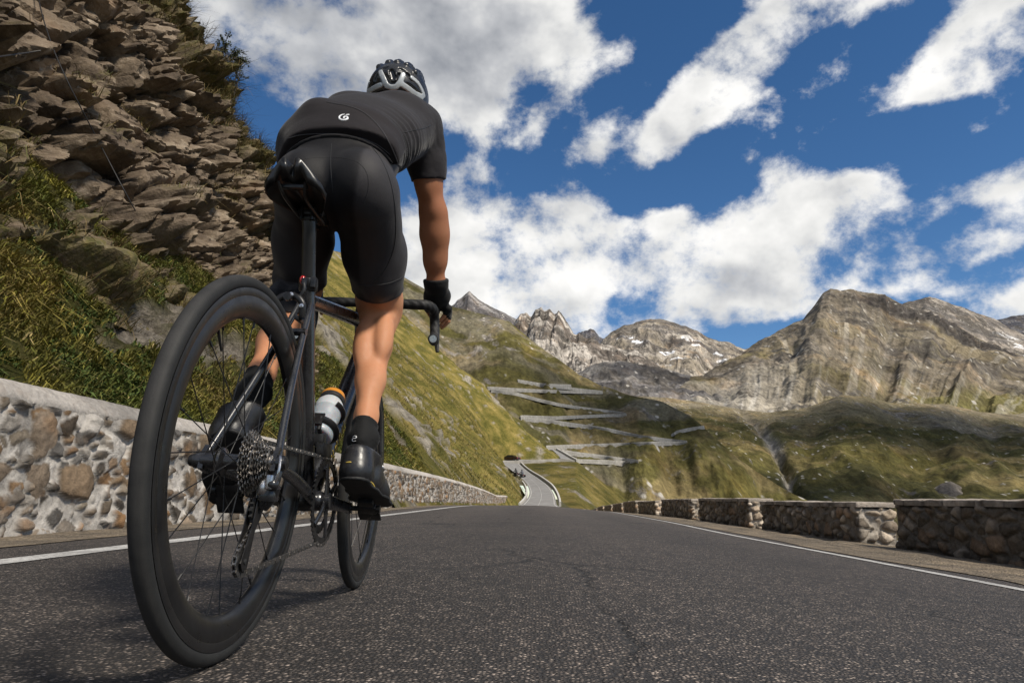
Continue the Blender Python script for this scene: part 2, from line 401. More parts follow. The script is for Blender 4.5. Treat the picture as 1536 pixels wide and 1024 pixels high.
def stone_pattern(P, size, seed, keep=.0, gap=.07, mortar=(.60, .565, .525), tint=(1, 1, 1), bulge=.04, rec=.0, rusty=1):
    """displacement and colour of rubble stones set in mortar"""
    Q = P / np.asarray(size); Q = Q + .22 * np.stack([fbm(P * 2.3, 3, seed), fbm(P * 2.3 + 9, 3, seed + 5), fbm(P * 2.3 + 17, 3, seed + 9)], -1)
    f1, f2, h, off = worley(Q, seed, .95)
    h2 = (h * 7919) % 1; h3 = (h * 104729) % 1
    g = gap * (.5 + 1.6 * h2) * 1.0
    e = f2 - f1 + .10 * fbm(P * 14, 3, seed + 2)
    m = sstep(g * .55, g * 1.15 + .03, e) * (h3 >= keep)
    tilt = (off[..., 0] * (h2 - .5) + off[..., 2] * (h3 - .5)) * 1.3
    dome = sstep(0, .55, e)
    rough = fbm(P * 9, 4, seed + 3)
    d = m * (bulge * (.35 + .65 * h2) * (.5 + .5 * dome) + bulge * .8 * tilt + .022 * rough) + (1 - m) * (.012 * fbm(P * 16, 4, seed + 4) - rec)
    base = STONES[(h * len(STONES)).astype(int) % len(STONES)] * (.7 + .6 * h2)[..., None] * np.asarray(tint)
    base = base * (1 + .45 * fbm(P * 7, 4, seed + 6))[..., None]
    rust = sstep(.1, .6, fbm(P * 4, 3, seed + 8)) * (h3 > .45) * rusty
    base = base * (1 - .55 * rust[..., None]) + .55 * rust[..., None] * np.array([.24, .13, .055])
    if rusty < 1: base = lerp(base, base.mean(-1, keepdims=True) * np.array([1.12, 1.0, .86]), .5)
    mort = np.asarray(mortar) * (1 + .35 * fbm(P * 8, 4, seed + 7) - .35 * sstep(.1, .5, fbm(P * 3, 4, seed + 17)))[..., None]
    base = base * (1 - .5 * (1 - sstep(g * .7, g * 1.1 + .16, e)))[..., None]
    return d, np.clip(base * m[..., None] + mort * (1 - m[..., None]), .01, .9)
def rbox_grid(L, T, H, step, r):
    """points of a closed rounded box, axes: x thickness, y length, z height (bottom left open), with outward normals"""
    parts = []; 
    def face(a, b, fn):
        na, nb = max(3, int(a / step) + 1), max(3, int(b / step) + 1)
        A, B = np.meshgrid(np.linspace(0, 1, na), np.linspace(0, 1, nb), indexing='ij'); parts.append((fn(A, B).reshape(-1, 3), na, nb))
    S = lambda *q: np.stack(np.broadcast_arrays(*q), -1)
    face(L, H, lambda a, b: S(0 * a - T / 2, L * (.5 - a), H * b)); face(L, H, lambda a, b: S(0 * a + T / 2, L * (a - .5), H * b))
    face(T, H, lambda a, b: S(T * (a - .5), 0 * a - L / 2, H * b)); face(T, H, lambda a, b: S(T * (.5 - a), 0 * a + L / 2, H * b))
    face(L, T, lambda a, b: S(T * (b - .5) * -1, L * (.5 - a) * -1, 0 * a + H))
    V = []; F = []; n = 0
    for P, na, nb in parts: V.append(P); F.append(gridF(na, nb) + n); n += len(P)
    V = np.concatenate(V); F = np.concatenate(F)
    h = np.array([T / 2 - r, L / 2 - r]); C = V.copy(); C[:, 0] = np.clip(C[:, 0], -h[0], h[0]); C[:, 1] = np.clip(C[:, 1], -h[1], h[1]); C[:, 2] = np.minimum(C[:, 2], H - r)
    N = V - C; N /= np.linalg.norm(N, axis=1)[:, None] + 1e-9
    return C + N * r, N, F
def face_up(V, F):
    """flip faces that point towards the middle of a closed shape"""
    c = V.mean(0); a = np.cross(V[F[:, 1]] - V[F[:, 0]], V[F[:, 2]] - V[F[:, 0]]); m = V[F].mean(1)
    bad = (a * (m - c)).sum(1) < 0; F = F.copy(); F[bad] = F[bad][:, ::-1]; return F

ORD = ['nearest', 'second', 'third', 'fourth', 'fifth', 'sixth', 'seventh', 'eighth', 'ninth', 'tenth', 'eleventh', 'twelfth', 'thirteenth', 'fourteenth', 'fifteenth', 'sixteenth']
if want('wall'):
    # long retaining wall on the uphill side
    ltop = lambda w: 1.125 + .55 * long_z(w)
    ws = np.concatenate([np.arange(-3, 1.5, .08), np.arange(1.5, 7.5, .0145), np.arange(7.5, 14, .03), np.arange(14, 30, .075), np.arange(30, 92.1, .2)])
    nv = 62; tv = np.linspace(0, 1, nv)
    Wg, T = np.meshgrid(ws, tv, indexing='ij'); zt = ltop(Wg) - .17 + .02 * fbm(np.stack([Wg * 1.4, 0 * Wg, 0 * Wg], -1), 3); zb = long_z(Wg) - .06
    Z = zb + (zt - zb) * T
    P = np.stack([0 * Wg, Wg, Z], -1).reshape(-1, 3)
    d1, c1 = stone_pattern(P, (.42, .38, .27), 11, keep=.12, gap=.14, bulge=.085, mortar=(.41, .38, .345), tint=(1.05, .95, .84))
    d2, c2 = stone_pattern(P * [1, 1, 1.0] + 5, (.25, .17, .12), 23, keep=.2, gap=.16, bulge=.06, mortar=(.41, .38, .345))
    mk = (np.abs(c1 - np.array([.41, .38, .345])).max(1) < .18)
    far = sstep(7, 14, P[:, 1])
    d = np.where(mk, np.maximum(d1, d2), d1); c = np.where(mk[:, None], c2, c1)
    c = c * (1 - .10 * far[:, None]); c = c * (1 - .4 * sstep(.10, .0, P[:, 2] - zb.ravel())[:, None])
    P[:, 0] = -3.70 - .05 * T.ravel() + d; P[:, 2] += .2 * d * fbm(P * 3, 2)
    rw = empty('retaining_wall', (-3.9, 20, 0)); tag(rw, 'long rubble stone retaining wall with pale mortar and smooth coping below the grassy bank', 'wall')
    off = np.array([3.9, -20, 0.])
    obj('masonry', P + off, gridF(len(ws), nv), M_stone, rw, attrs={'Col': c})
    ws2 = np.concatenate([np.arange(-3, 2, .2), np.arange(2, 12, .04), np.arange(12, 92.2, .25)])
    prof = np.array([(-3.76, -.20), (-3.742, -.17), (-3.755, -.13), (-3.80, -.07), (-3.86, -.02), (-3.92, 0), (-4.05, .01), (-4.22, .0), (-4.25, -.05), (-4.25, -.3), (-4.25, -1.2)])
    A, B = np.meshgrid(ws2, np.arange(len(prof)), indexing='ij')
    Q = np.stack([prof[B][..., 0], A, prof[B][..., 1] + ltop(A)], -1).reshape(-1, 3)
    lump = .012 * fbm(Q * [2, 1.2, 2], 3, 5) + .005 * fbm(Q * 13, 3, 6) - .010 * sstep(.25, .5, fbm(Q * 5, 3, 16)); Q[:, 0] += lump; Q[:, 2] += lump * .8
    cc = np.array([.385, .352, .318]) * (1 - .35 * sstep(.05, .45, fbm(Q * [1.5, .8, 1.5], 4, 18)))[:, None] * (1 + .25 * fbm(Q * [4, 1.4, 4], 4, 8))[:, None]
    obj('coping', Q + off, gridF(len(ws2), len(prof)), M_stone, rw, attrs={'Col': cc})
    # crenellated parapet blocks on the valley side
    w0 = [1.6, 4.9, 11.05, 16.6, 22.6, 29.4, 35.4, 41.2, 47, 52.8, 58.6, 64.4, 70.2, 76]
    ln = [2.2, 5.0, 4.65, 5.0, 5.4, 5.1, 4.9, 4.8, 4.8, 4.8, 4.8, 4.8, 4.8, 4.8]
    XW = 4.87
    for k, (a, L) in enumerate(zip(w0, ln)):
        if k == 0: continue                        # the first one is outside the photograph
        mid = a + L / 2; zg = float(ground_z(XW, mid)); T_ = .56; H = .56
        H += .03 * math.sin(k * 2.3)
        step = [.05, .016, .018, .024, .03, .045, .06][min(k, 6)]
        o = empty('parapet_block', (XW + T_ / 2, mid, zg)); sl = float(ground_z(XW, a + L) - ground_z(XW, a)) / L
        o.rotation_euler = (math.atan(sl), 0, 0)
        V, N, F = rbox_grid(L, T_, H + .22, step, .05); V[:, 2] -= .22
        Wd = V + [0, mid, 0]
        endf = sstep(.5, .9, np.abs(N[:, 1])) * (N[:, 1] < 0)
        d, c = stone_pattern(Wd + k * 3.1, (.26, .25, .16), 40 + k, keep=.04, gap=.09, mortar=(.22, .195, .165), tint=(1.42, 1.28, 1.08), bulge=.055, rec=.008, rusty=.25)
        c = c * (1 + .9 * endf[:, None]); d = d * (1 + .5 * endf)  # near end faces painted paler, for the light they catch
        if k == 1: c *= .8
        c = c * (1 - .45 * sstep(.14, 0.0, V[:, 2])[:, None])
        wob = .03 * fbm(Wd * 1.1, 3, 77)
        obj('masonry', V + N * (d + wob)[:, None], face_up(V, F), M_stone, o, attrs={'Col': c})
        V, N, F = rbox_grid(L + .03, T_ + .04, .075, max(step, .02), .022); Wd = V + [0, mid, 0]
        f1, f2, h, _ = worley(Wd / [.9, .55, 9] + 3.3, 60 + k, .6)
        jt = sstep(.0, .07, f2 - f1); V2 = V + N * (.014 * fbm(Wd * 5, 4, 3) - .012 * (1 - jt))[:, None]; V2[:, 2] += H + .001 + .012 * fbm(Wd * 1.7, 2, 9)
        c = np.array([.33, .285, .24]) * (.75 + .5 * h)[:, None] * (1 + .35 * fbm(Wd * 6, 4, 4))[:, None]; c = c * (.4 + .6 * jt)[:, None]
        obj('coping', V2, face_up(V, F), M_stone, o, attrs={'Col': np.clip(c, .02, .8)})
        lab = ('nearest rubble stone parapet block, running out of the frame at the right edge' if k == 1 else
               f'{ORD[k - 1]} rubble stone parapet block along the gravel shoulder, counted from the right edge')
        tag(o, lab, 'parapet', 'crenellated parapet blocks along the drop')
# ------------------------------------------------------------------ far road in the dip and its S-bend
FL = np.array([(-3.1, 70, None), ], dtype=object)
FRL = [unp(785, 757, 97), unp(793, 748, 104), unp(796, 739.5, 111), unp(794, 731, 118), unp(790, 724, 125), unp(783, 717, 132), unp(773, 709, 140), unp(760, 699, 149), unp(750, 694.5, 157), unp(738, 693, 166)]
FRR = [unp(832, 757, 97), unp(831, 748.5, 104), unp(828, 739.5, 111), unp(822, 730, 118), unp(813, 722.5, 125), unp(804, 716, 132), unp(794, 709.5, 140), unp(785, 702.5, 149), unp(779, 697, 157), unp(777, 694.6, 164)]
FRL, FRR = np.array(FRL), np.array(FRR); FRY = .5 * (FRL[:, 1] + FRR[:, 1])
FRZ = .5 * (FRL[:, 2] + FRR[:, 2])
def spline(P, n):
    P = np.asarray(P, float); m = len(P); t = np.linspace(0, m - 1, n); i = np.clip(t.astype(int), 0, m - 2); f = (t - i)[:, None]
    p0, p1, p2, p3 = P[np.clip(i - 1, 0, m - 1)], P[i], P[i + 1], P[np.clip(i + 2, 0, m - 1)]
    return .5 * (2 * p1 + (p2 - p0) * f + (2 * p0 - 5 * p1 + 4 * p2 - p3) * f ** 2 + (3 * p1 - p0 - 3 * p2 + p3) * f ** 3)
def zroad(w): return np.where(w < 92, long_z(w), np.interp(w, np.concatenate([[92], FRY]), np.concatenate([[-1.1], FRZ])))

def meadow(t, fall=(0, rad(-43), 0), sc=(.35, 1, 1)):
    p = t.coord('Object'); ps = t.map(p, rot=fall, sc=sc); c0 = t.attr('Col')
    n = t.noise(ps, .32, 7, .62); n2 = t.noise(p, 2.2, 6, .65); n3 = t.noise(p, 11, 4, .7)
    c = t.ramp(n, [(.30, (.066, .066, .016)), (.44, (.115, .103, .025)), (.55, (.20, .158, .046)), (.70, (.32, .24, .088))])
    c = t.mix(t.rng(n2, .35, .75, 0, .8), c, t.mix(1, c, (.42, .50, .42), 'MULTIPLY'))
    c = t.mix(t.rng(n3, .5, .8, 0, .55), c, (.27, .215, .09))
    sp = t.voro(t.vmath('ADD', p, t.vmath('MULTIPLY', t.noise(p, .9, 3, .5, out=1), (1.5, 1.5, 1.5))), .85)
    where = t.rng(t.noise(p, .055, 4, .6), .48, .62)
    st = t.math('MULTIPLY', t.rng(sp, .16, .26, 1, 0), where)
    rk = t.ramp(t.noise(p, 1.7, 5, .7), [(.3, (.09, .08, .07)), (.7, (.40, .36, .31))])
    c = t.mix(st, c, rk)
    c = t.mix(t.attr('rock', 'Fac'), c, rk)
    c = t.mix(1, c, c0, 'MULTIPLY')
    h = t.math('ADD', t.math('ADD', n2, t.math('MULTIPLY', n3, .4)), t.math('MULTIPLY', st, .8))
    return {'Base Color': c, 'Normal': t.bump(h, .9, .55)}
M_meadow = material('alpine_meadow', meadow, rough=1, spec=.1)
M_meadow2 = material('embankment_meadow', lambda t: meadow(t, (0, rad(38), 0), (.55, .45, 1)), rough=1, spec=.1)
def rockmat(t):
    p = t.coord('Object'); r = t.map(p, rot=(rad(-36), rad(10), rad(12)), sc=(1, .7, 1.3))
    n = t.noise(r, 1.1, 8, .68); n2 = t.noise(r, 6, 6, .66); n3 = t.noise(p, .28, 4, .6); n4 = t.noise(p, 30, 4, .7)
    c = t.ramp(n, [(.30, (.040, .029, .021)), (.44, (.110, .082, .057)), (.57, (.215, .166, .117)), (.75, (.54, .46, .36))])
    c = t.mix(t.rng(n2, .30, .72, .85, 0), c, t.mix(1, c, (.62, .58, .55), 'MULTIPLY'))
    c = t.mix(t.rng(n3, .54, .7, 0, .4), c, (.30, .18, .10)); c = t.mix(t.rng(n4, .6, .8, 0, .5), c, (.42, .37, .31))
    g = t.attr('grass', 'Fac'); gc = t.ramp(t.noise(p, 7, 5, .7), [(.3, (.035, .038, .010)), (.55, (.10, .085, .025)), (.75, (.20, .145, .05))])
    c = t.mix(t.math('MULTIPLY', g, t.rng(t.noise(p, 3, 5, .7), .35, .6)), c, gc)
    h = t.math('ADD', n2, t.math('ADD', n, t.math('MULTIPLY', n4, .25)))
    return {'Base Color': c, 'Normal': t.bump(h, .8, .07)}
M_rock = material('cliff_rock', rockmat, rough=.88, spec=.28)
def soil(t):
    p = t.coord('Object'); n = t.noise(p, 3, 6, .7); n2 = t.noise(p, 22, 4, .7)
    c = t.ramp(n, [(.3, (.022, .024, .007)), (.5, (.055, .055, .014)), (.7, (.10, .08, .03))])
    c = t.mix(t.rng(n2, .55, .75, 0, .6), c, (.12, .095, .05))
    rk = t.attr('rock', 'Fac'); c = t.mix(rk, c, t.ramp(t.noise(p, 6, 6, .75), [(.3, (.06, .05, .04)), (.7, (.33, .29, .24))]))
    return {'Base Color': c, 'Normal': t.bump(t.math('ADD', n, n2), 1, .1)}
M_soil = material('turf_soil', soil, rough=1, spec=.1)
def blades_mat(t):
    c = t.attr('Col')
    return {'Base Color': c}
M_blade = material('grass_blades', blades_mat, rough=.75, spec=.25)

def bank_surface(w, t):
    """grassy bank over the wall: t metres outward from the back of the wall, 0..3.3"""
    base = ltop_bank(w); X = -4.2 - t; z = base - .06 + t * 1.17 + .25 * np.sin(t * 1.1) * .4
    P = np.stack([X, w, z], -1)
    d = .42 * fbm(P * .55, 4, 31) + .16 * fbm(P * 2.0, 3, 32); a = sstep(0, 1.0, t)
    P[..., 0] += d * .75 * a; P[..., 2] += d * .65 * a
    return P
def ltop_bank(w): return 1.10 + .55 * long_z(w)
def normals_of(P):
    du = np.gradient(P, axis=0); dv = np.gradient(P, axis=1); n = np.cross(du, dv); n /= np.linalg.norm(n, axis=-1)[..., None] + 1e-9; return n
def blades(pts, nrm, L, width, lean, cols, seed):
    r = np.random.default_rng(seed); n = len(pts); a = r.uniform(0, 2 * np.pi, n); side = np.stack([np.cos(a), np.sin(a), 0 * a], -1)
    up = nrm * .35 + np.array([.12, 0, .8]); up /= np.linalg.norm(up, axis=1)[:, None]
    b = r.normal(0, 1, (n, 3)) * lean[:, None]; b[:, 2] = -np.abs(b[:, 2]) * .9; b = b + np.array([.25, 0, -.15]) * lean[:, None]
    L = L[:, None]; wv = side * width[:, None]
    m = pts + up * L * .55 + b * L * .30; tip = pts + up * L * .85 + b * L * 1.0
    V = np.stack([pts - wv - up * .03, pts + wv - up * .03, m + wv * .8, m - wv * .8, tip], 1).reshape(-1, 3)
    k = np.arange(n)[:, None] * 5
    F = np.concatenate([k + [0, 1, 2], k + [0, 2, 3], k + [3, 2, 4]], 0)
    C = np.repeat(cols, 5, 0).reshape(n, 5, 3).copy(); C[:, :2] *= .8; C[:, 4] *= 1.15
    return V, F, C.reshape(-1, 3)
def grass_cols(P, r):
    n = len(P); k = r.random(n); f = fbm(P * .9, 3, 91); f2 = fbm(P * .35, 3, 95)
    g = np.array([.074, .088, .014]); y = np.array([.215, .185, .030]); b = np.array([.18, .115, .048]); s = np.array([.38, .29, .13])
    wy = np.clip(.45 + .9 * f + .45 * (k - .5), 0, 1)[:, None]; c = g * (1 - wy) + y * wy
    wb = (np.clip(.05 + .9 * f2 + .3 * f, 0, 1) * (r.random(n) > .3))[:, None]; c = c * (1 - wb) + b * wb
    st = (r.random(n) > .965)[:, None]; c = np.where(st, s, c)
    return c * r.uniform(.6, 1.35, n)[:, None]

if want('hill'):
    # --- the bank, with loose turf
    ws = np.arange(0, 30, .12); ts = np.linspace(-.1, 3.9, 44); Wg, T = np.meshgrid(ws, ts, indexing='ij')
    P = bank_surface(Wg, T); N = normals_of(P); 
    rk = sstep(.12, .3, fbm(P * [.9, .6, .9], 4, 55) - .02) * sstep(.5, 1.2, T); P2 = P + N * (rk * .22 * (1 + fbm(P * 3, 3, 7)))[..., None] * -1
    obj_bank = tag(obj('bank', P2.reshape(-1, 3), gridF(len(ws), len(ts)), M_soil, attrs={'rock': rk.ravel()}), 'steep turf bank between the long wall and the cliff', kind='structure')
    r = np.random.default_rng(3)
    n = 210000; w = 3.2 + 25 * r.random(n) ** 1.55; t = r.uniform(-.05, 3.9, n)
    pts = bank_surface(w, t); rkb = fbm(pts * [.9, .6, .9], 4, 55) * sstep(.5, 1.2, t); clump = fbm(pts * 3.2, 3, 21)
    ok = (rkb < .17) & (clump > -.42 + .3 * r.random(n)); pts, w, t, clump = pts[ok], w[ok], t[ok], clump[ok]; n = len(pts)
    nn = np.tile(np.array([.72, 0, .69]), (n, 1))
    L = (.06 + .15 * r.random(n) ** 2.4) * (1 + .8 * clump); wd = r.uniform(.0024, .0075, n) * (1 + w / 14); bl = fbm(pts * 1.3, 3, 29) > .18; bl = bl & (r.random(n) > .35); wd = np.where(bl, r.uniform(.010, .020, n), wd); L = np.where(bl, r.uniform(.05, .10, n), L)
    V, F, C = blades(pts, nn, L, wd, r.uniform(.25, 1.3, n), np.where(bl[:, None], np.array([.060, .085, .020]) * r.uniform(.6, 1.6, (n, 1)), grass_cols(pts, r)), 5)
    # --- the cliff
    ws = np.concatenate([np.arange(2, 9, .09), np.arange(9, 27.5, .047)])
    prof = np.array([(-6.1, 2.6), (-7.2, 4.5), (-8.1, 7.0), (-8.9, 9.6), (-9.6, 12), (-10.7, 14), (-12.1, 16), (-13.3, 18.5), (-15, 21.5), (-19, 25)])
    sl = np.concatenate([[0], np.cumsum(np.linalg.norm(np.diff(prof, axis=0), axis=1))])
    tq = np.concatenate([np.arange(0, 13.2, .047), np.arange(13.2, sl[-1], .16)])
    px_, pz_ = np.interp(tq, sl, prof[:, 0]), np.interp(tq, sl, prof[:, 1])
    Wg, X = np.meshgrid(ws, px_, indexing='ij'); Z = np.broadcast_to(pz_, Wg.shape)
    rec = np.maximum(Wg - 23.2 - .8 * np.sin(Z * .7), 0); X = X - .55 * rec ** 1.6
    X = X + .75 * fbm(np.stack([Wg * .16, Z * .16, 0 * Z], -1), 3, 71)
    P = np.stack([X, Wg, Z], -1); N = normals_of(P); N = N * np.sign(N[..., :1])
    N = N * .8 + np.array([.55, -.2, .12]); N /= np.linalg.norm(N, axis=-1)[..., None]
    R = np.array(Euler((rad(-36), rad(10), rad(12))).to_matrix()); Q = P @ R.T
    Q = Q + .35 * np.stack([fbm(P * .6, 3, 3), fbm(P * .6 + 5, 3, 4), fbm(P * .6 + 9, 3, 5)], -1)
    D = 0
    for size, A, B, sd_ in (((3.4, 4.6, 2.3), .95, .55, 4), ((1.5, 2.1, 1.0), .66, .80, 1), ((.60, .80, .42), .33, .80, 2), ((.24, .30, .17), .11, 1.0, 3)):
        f1, f2, h, off = worley(Q / np.array(size), 100 + sd_ * 7, .95)
        h2 = (h * 7919) % 1; h3 = (h * 104729) % 1
        if sd_ in (2, 3): A = A * (.30 + 1.0 * sstep(-.15, .3, fbm(P * .42, 3, 130 + sd_)))
        D = D + A * ((h - .5) + B * 1.6 * (off[..., 0] * (h2 - .5) + off[..., 1] * (h3 - .5) - .55 * off[..., 2])) - A * .45 * (1 - sstep(0, .09, f2 - f1))
    R2 = np.array(Euler((rad(22), rad(-20), rad(35))).to_matrix()); c1_, c2_, _, _ = worley((P @ R2.T + .3 * np.stack([fbm(P * .9, 3, 43), fbm(P * .9 + 4, 3, 44), fbm(P * .9 + 8, 3, 45)], -1)) / [1.9, 2.7, 1.5], 171, .95)
    D = D - .42 * (1 - sstep(0, .075, c2_ - c1_)) + .02 * fbm(P * 7, 3, 6)
    D = D * sstep(0, .8, np.broadcast_to(tq, Wg.shape))
    P = P + N * D[..., None]; P_CLIFF = P; N2 = normals_of(P); N2 = N2 * np.sign((N2 * N).sum(-1))[..., None]
    gr = np.clip(sstep(.45, .75, N2[..., 2]) * .6 * sstep(.0, .25, fbm(P * .5, 3, 8)) + sstep(11.4, 13.4, P[..., 2] + 1.6 * fbm(P * .5, 3, 9)) * sstep(17, 20, P[..., 1] + 1.5 * fbm(P * .4, 3, 24)) + sstep(22.0, 24.4, P[..., 1] + 1.5 * fbm(P * .4, 3, 14)) * .8 + sstep(5.3, 4.2, P[..., 2] + .8 * fbm(P * .7, 3, 19)), 0, 1)
    tag(obj('cliff', P.reshape(-1, 3), gridF(len(ws), len(tq)), M_rock, smooth=True, sharp=38, attrs={'grass': gr.ravel()}), 'jagged brown rock cliff above the grassy bank', kind='structure')
    # tufts on the ledges and over the rim
    cand = np.argwhere((gr > .45)); r2 = np.random.default_rng(12); sel = cand[r2.integers(0, len(cand), 90000)]
    cp_ = P[sel[:, 0], sel[:, 1]]; cn = N2[sel[:, 0], sel[:, 1]]; cl = fbm(cp_ * 1.6, 3, 61) > -.05
    cp_, cn = cp_[cl], cn[cl]; m = len(cp_)
    cc = np.where((r2.random(m) > .4)[:, None], np.array([.15, .105, .04]), np.array([.075, .075, .018])) * r2.uniform(.5, 1.3, m)[:, None]
    V2, F2, C2 = blades(cp_, cn, .14 + .30 * r2.random(m) + .22 * (cp_[:, 2] > 11), r2.uniform(.004, .009, m), r2.uniform(.4, 1.0, m), cc, 6)
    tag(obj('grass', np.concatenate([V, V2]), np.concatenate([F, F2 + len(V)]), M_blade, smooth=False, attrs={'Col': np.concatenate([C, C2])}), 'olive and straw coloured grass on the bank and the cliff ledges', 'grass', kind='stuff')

    # --- the long open hillside beyond the cliff
    wk = [18, 60, 85, 104, 118, 126, 138, 150, 158, 163, 168, 173, 180, 192, 215]
    fx = [-4.2, -4.2, -3.9, -2.3, -2.5, -2.9, -4.6, -8.2, -11, -10.5, -5.5, 4.5, 6.2, 4, -30]
    fs = [-4.2, -4.2, -4.1, -3.5, -3.4, -3.3, -3, -2, -1, 0, 1.5, 4, 5.2, 3, -14]
    zk = [1.0, .55, -.1, -.2, .8, 2.0, 4.2, 6.2, 8.2, 8.6, 9.3, 9.9, 10.1, 10, 8]
    ws = np.concatenate([np.arange(18, 60, .3), np.arange(60, 215, .55)]); ts = np.concatenate([np.arange(-1.5, 12, .3), np.arange(12, 40, .5), np.arange(40, 96, 1.0)])
    Wg, T = np.meshgrid(ws, ts, indexing='ij'); e = np.exp(-np.maximum(T, 0) / 9)
    X0 = np.interp(Wg, wk, fx) * e + np.interp(Wg, wk, fs) * (1 - e); z0 = np.interp(Wg, wk, zk)
    steep = lerp(1.02, .93, sstep(30, 150, Wg))
    P = np.stack([X0 - T, Wg, z0 + T * steep - .0016 * np.maximum(T - 40, 0) ** 2], -1)
    P[..., 2] = np.where(T < 0, z0 + T * 1.6, P[..., 2])
    a = sstep(0, 3, T); big = 1.5 * fbm(P * [.05, .05, .05], 4, 41) + .9 * ridged(np.stack([Wg * .09, T * .022, 0 * T], -1), 3, 44) * sstep(4, 20, T)
    d = big + .55 * fbm(P * .28, 4, 42) + .22 * fbm(P * 1.1, 3, 43)
    f1, f2, h, _ = worley(P / 1.5, 47); bld = ((h > .86) & (fbm(P * .06, 3, 48) > .02)) * sstep(.5, .2, f1)
    rock = np.clip(bld + sstep(.36, .5, ridged(P * [.045, .09, .045], 4, 49)) * sstep(.0, .2, fbm(P * .04, 2, 50)) * sstep(.02, .2, fbm(P * .35, 4, 53)), 0, 1)
    d = d + bld * .55 + rock * .5 * fbm(P * .9, 3, 51); P[..., 0] += d * a * .6; P[..., 2] += d * a * .7
    patch = 1 + .35 * fbm(P * .035, 4, 52); col = np.stack([patch, patch, patch * .95], -1)
    tag(obj('hillside', P.reshape(-1, 3), gridF(len(ws), len(ts)), M_meadow, attrs={'rock': rock.ravel(), 'Col': col.reshape(-1, 3)}), 'steep sunlit olive hillside sloping down to the road', kind='structure')
    r3 = np.random.default_rng(31); n3 = 130000; iu = np.clip((r3.random(n3) ** 1.7 * 320).astype(int), 0, P.shape[0] - 2); iv = r3.integers(4, P.shape[1] - 2, n3); hp = P[iu, iv] + (P[iu + 1, iv] - P[iu, iv]) * r3.random((n3, 1)) + (P[iu, iv + 1] - P[iu, iv]) * r3.random((n3, 1))
    ok = (rock[iu, iv] < .3) & (fbm(hp * .5, 3, 33) + .3 * fbm(hp * .12, 2, 34) > -.02); hp = hp[ok]; n3 = len(hp); kk = np.clip(hp[:, 1] / 40, .6, 2.2)
    f3 = fbm(hp * [.12, .3, .12], 3, 35)[:, None]; hc_ = lerp(np.array([.085, .085, .018]), np.array([.26, .195, .065]), np.clip(.45 + 1.3 * f3 + .5 * (r3.random((n3, 1)) - .5), 0, 1)) * r3.uniform(.65, 1.3, (n3, 1))
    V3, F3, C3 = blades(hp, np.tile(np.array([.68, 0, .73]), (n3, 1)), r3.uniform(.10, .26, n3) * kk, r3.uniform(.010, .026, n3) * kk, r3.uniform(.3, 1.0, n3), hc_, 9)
    tag(obj('grass', V3, F3, M_blade, smooth=False, attrs={'Col': C3}), 'tufted yellow green grass on the open hillside', 'grass', kind='stuff')
    # --- fill on the valley side of the road
    ws = np.concatenate([np.arange(-6, 60, .8), np.arange(60, 178, 1.0)]); ts = np.concatenate([np.linspace(0, 12, 30), np.arange(12.6, 70, 1.2)])
    Wg, T = np.meshgrid(ws, ts, indexing='ij')
    xe = np.interp(Wg, [-6, 70, 97, 104, 118, 132, 149, 157, 164, 178], [6.1, 6.1, 4.2, FRR[1, 0] + .9, FRR[3, 0] + .9, FRR[5, 0] + .9, FRR[7, 0] + .9, FRR[8, 0] + .6, -4, -6])
    xb = np.interp(Wg, [-6, 92, 104, 140, 165, 178], [6.2, 6.2, 5.5, 8.0, 9.6, 10])
    zr = np.where(Wg < 92, ground_z(6.1, Wg) - .02, zroad(Wg) - .15); zr = np.where(Wg > 162, 8.0, zr)
    X = xe + T; P = np.stack([X, Wg, zr - .80 * np.maximum(X - xb, 0) + .03 * np.minimum(T, 3)], -1)
    d = (.35 * fbm(P * .3, 4, 62) + .15 * fbm(P * 1.2, 3, 63)) * sstep(.3, 3, T); P[..., 2] += d
    one = np.ones(P.shape[:2]); pt = .8 + .3 * fbm(P * .05, 3, 64)
    tag(obj('embankment', P.reshape(-1, 3), gridF(len(ws), len(ts)), M_meadow2, attrs={'rock': (.9 * sstep(.25, .45, fbm(P * .14, 4, 65))).ravel(), 'Col': np.stack([pt, pt, pt], -1).reshape(-1, 3)}), 'grassy embankment falling from the road to the valley', kind='structure')
    # --- S-bend road
    def farasph(t):
        p = t.coord('Object'); n = t.noise(p, .8, 5, .6); return {'Base Color': t.ramp(n, [(.3, (.15, .145, .14)), (.7, (.21, .205, .20))])}
    M_fasph = material('worn_pale_asphalt', farasph, rough=.9, spec=.25)
    nL = spline(FRL, 90); nR = spline(FRR, 90); pre = np.array([[-3.1, 86, -1.2]]), np.array([[2.95, 86, -1.35]])
    nL = np.concatenate([pre[0], nL]); nR = np.concatenate([pre[1], nR])
    def ribbon(a, b, u0, u1, dz, n=6):
        q = np.linspace(u0, u1, n); V = a[:, None] + (b - a)[:, None] * q[None, :, None]; V[..., 2] += dz; return V.reshape(-1, 3), gridF(len(a), n)
    V, F = ribbon(nL, nR, -.06, 1.06, .05); tag(obj('road', V, F[:, ::-1], M_fasph), 'pale grey S-bend of the road beyond the crest', kind='structure')
    for u in (.015, .485, .975):
        V, F = ribbon(nL, nR, u, u + (.025 if u != .485 else .012), .075, 2)
        tag(obj('road_marking', V, F[:, ::-1], M_paint), {.015: 'white inside edge line of the S-bend', .485: 'faint centre line of the S-bend', .975: 'white outside edge line of the S-bend'}[u], kind='structure')
    # low white kerb walls on both sides of the bend
    M_kerb = material('whitewashed_kerb', lambda t: {'Base Color': t.ramp(t.noise(t.coord('Object'), 1.5, 4, .6), [(.3, (.30, .285, .26)), (.7, (.47, .455, .43))])}, rough=.9)
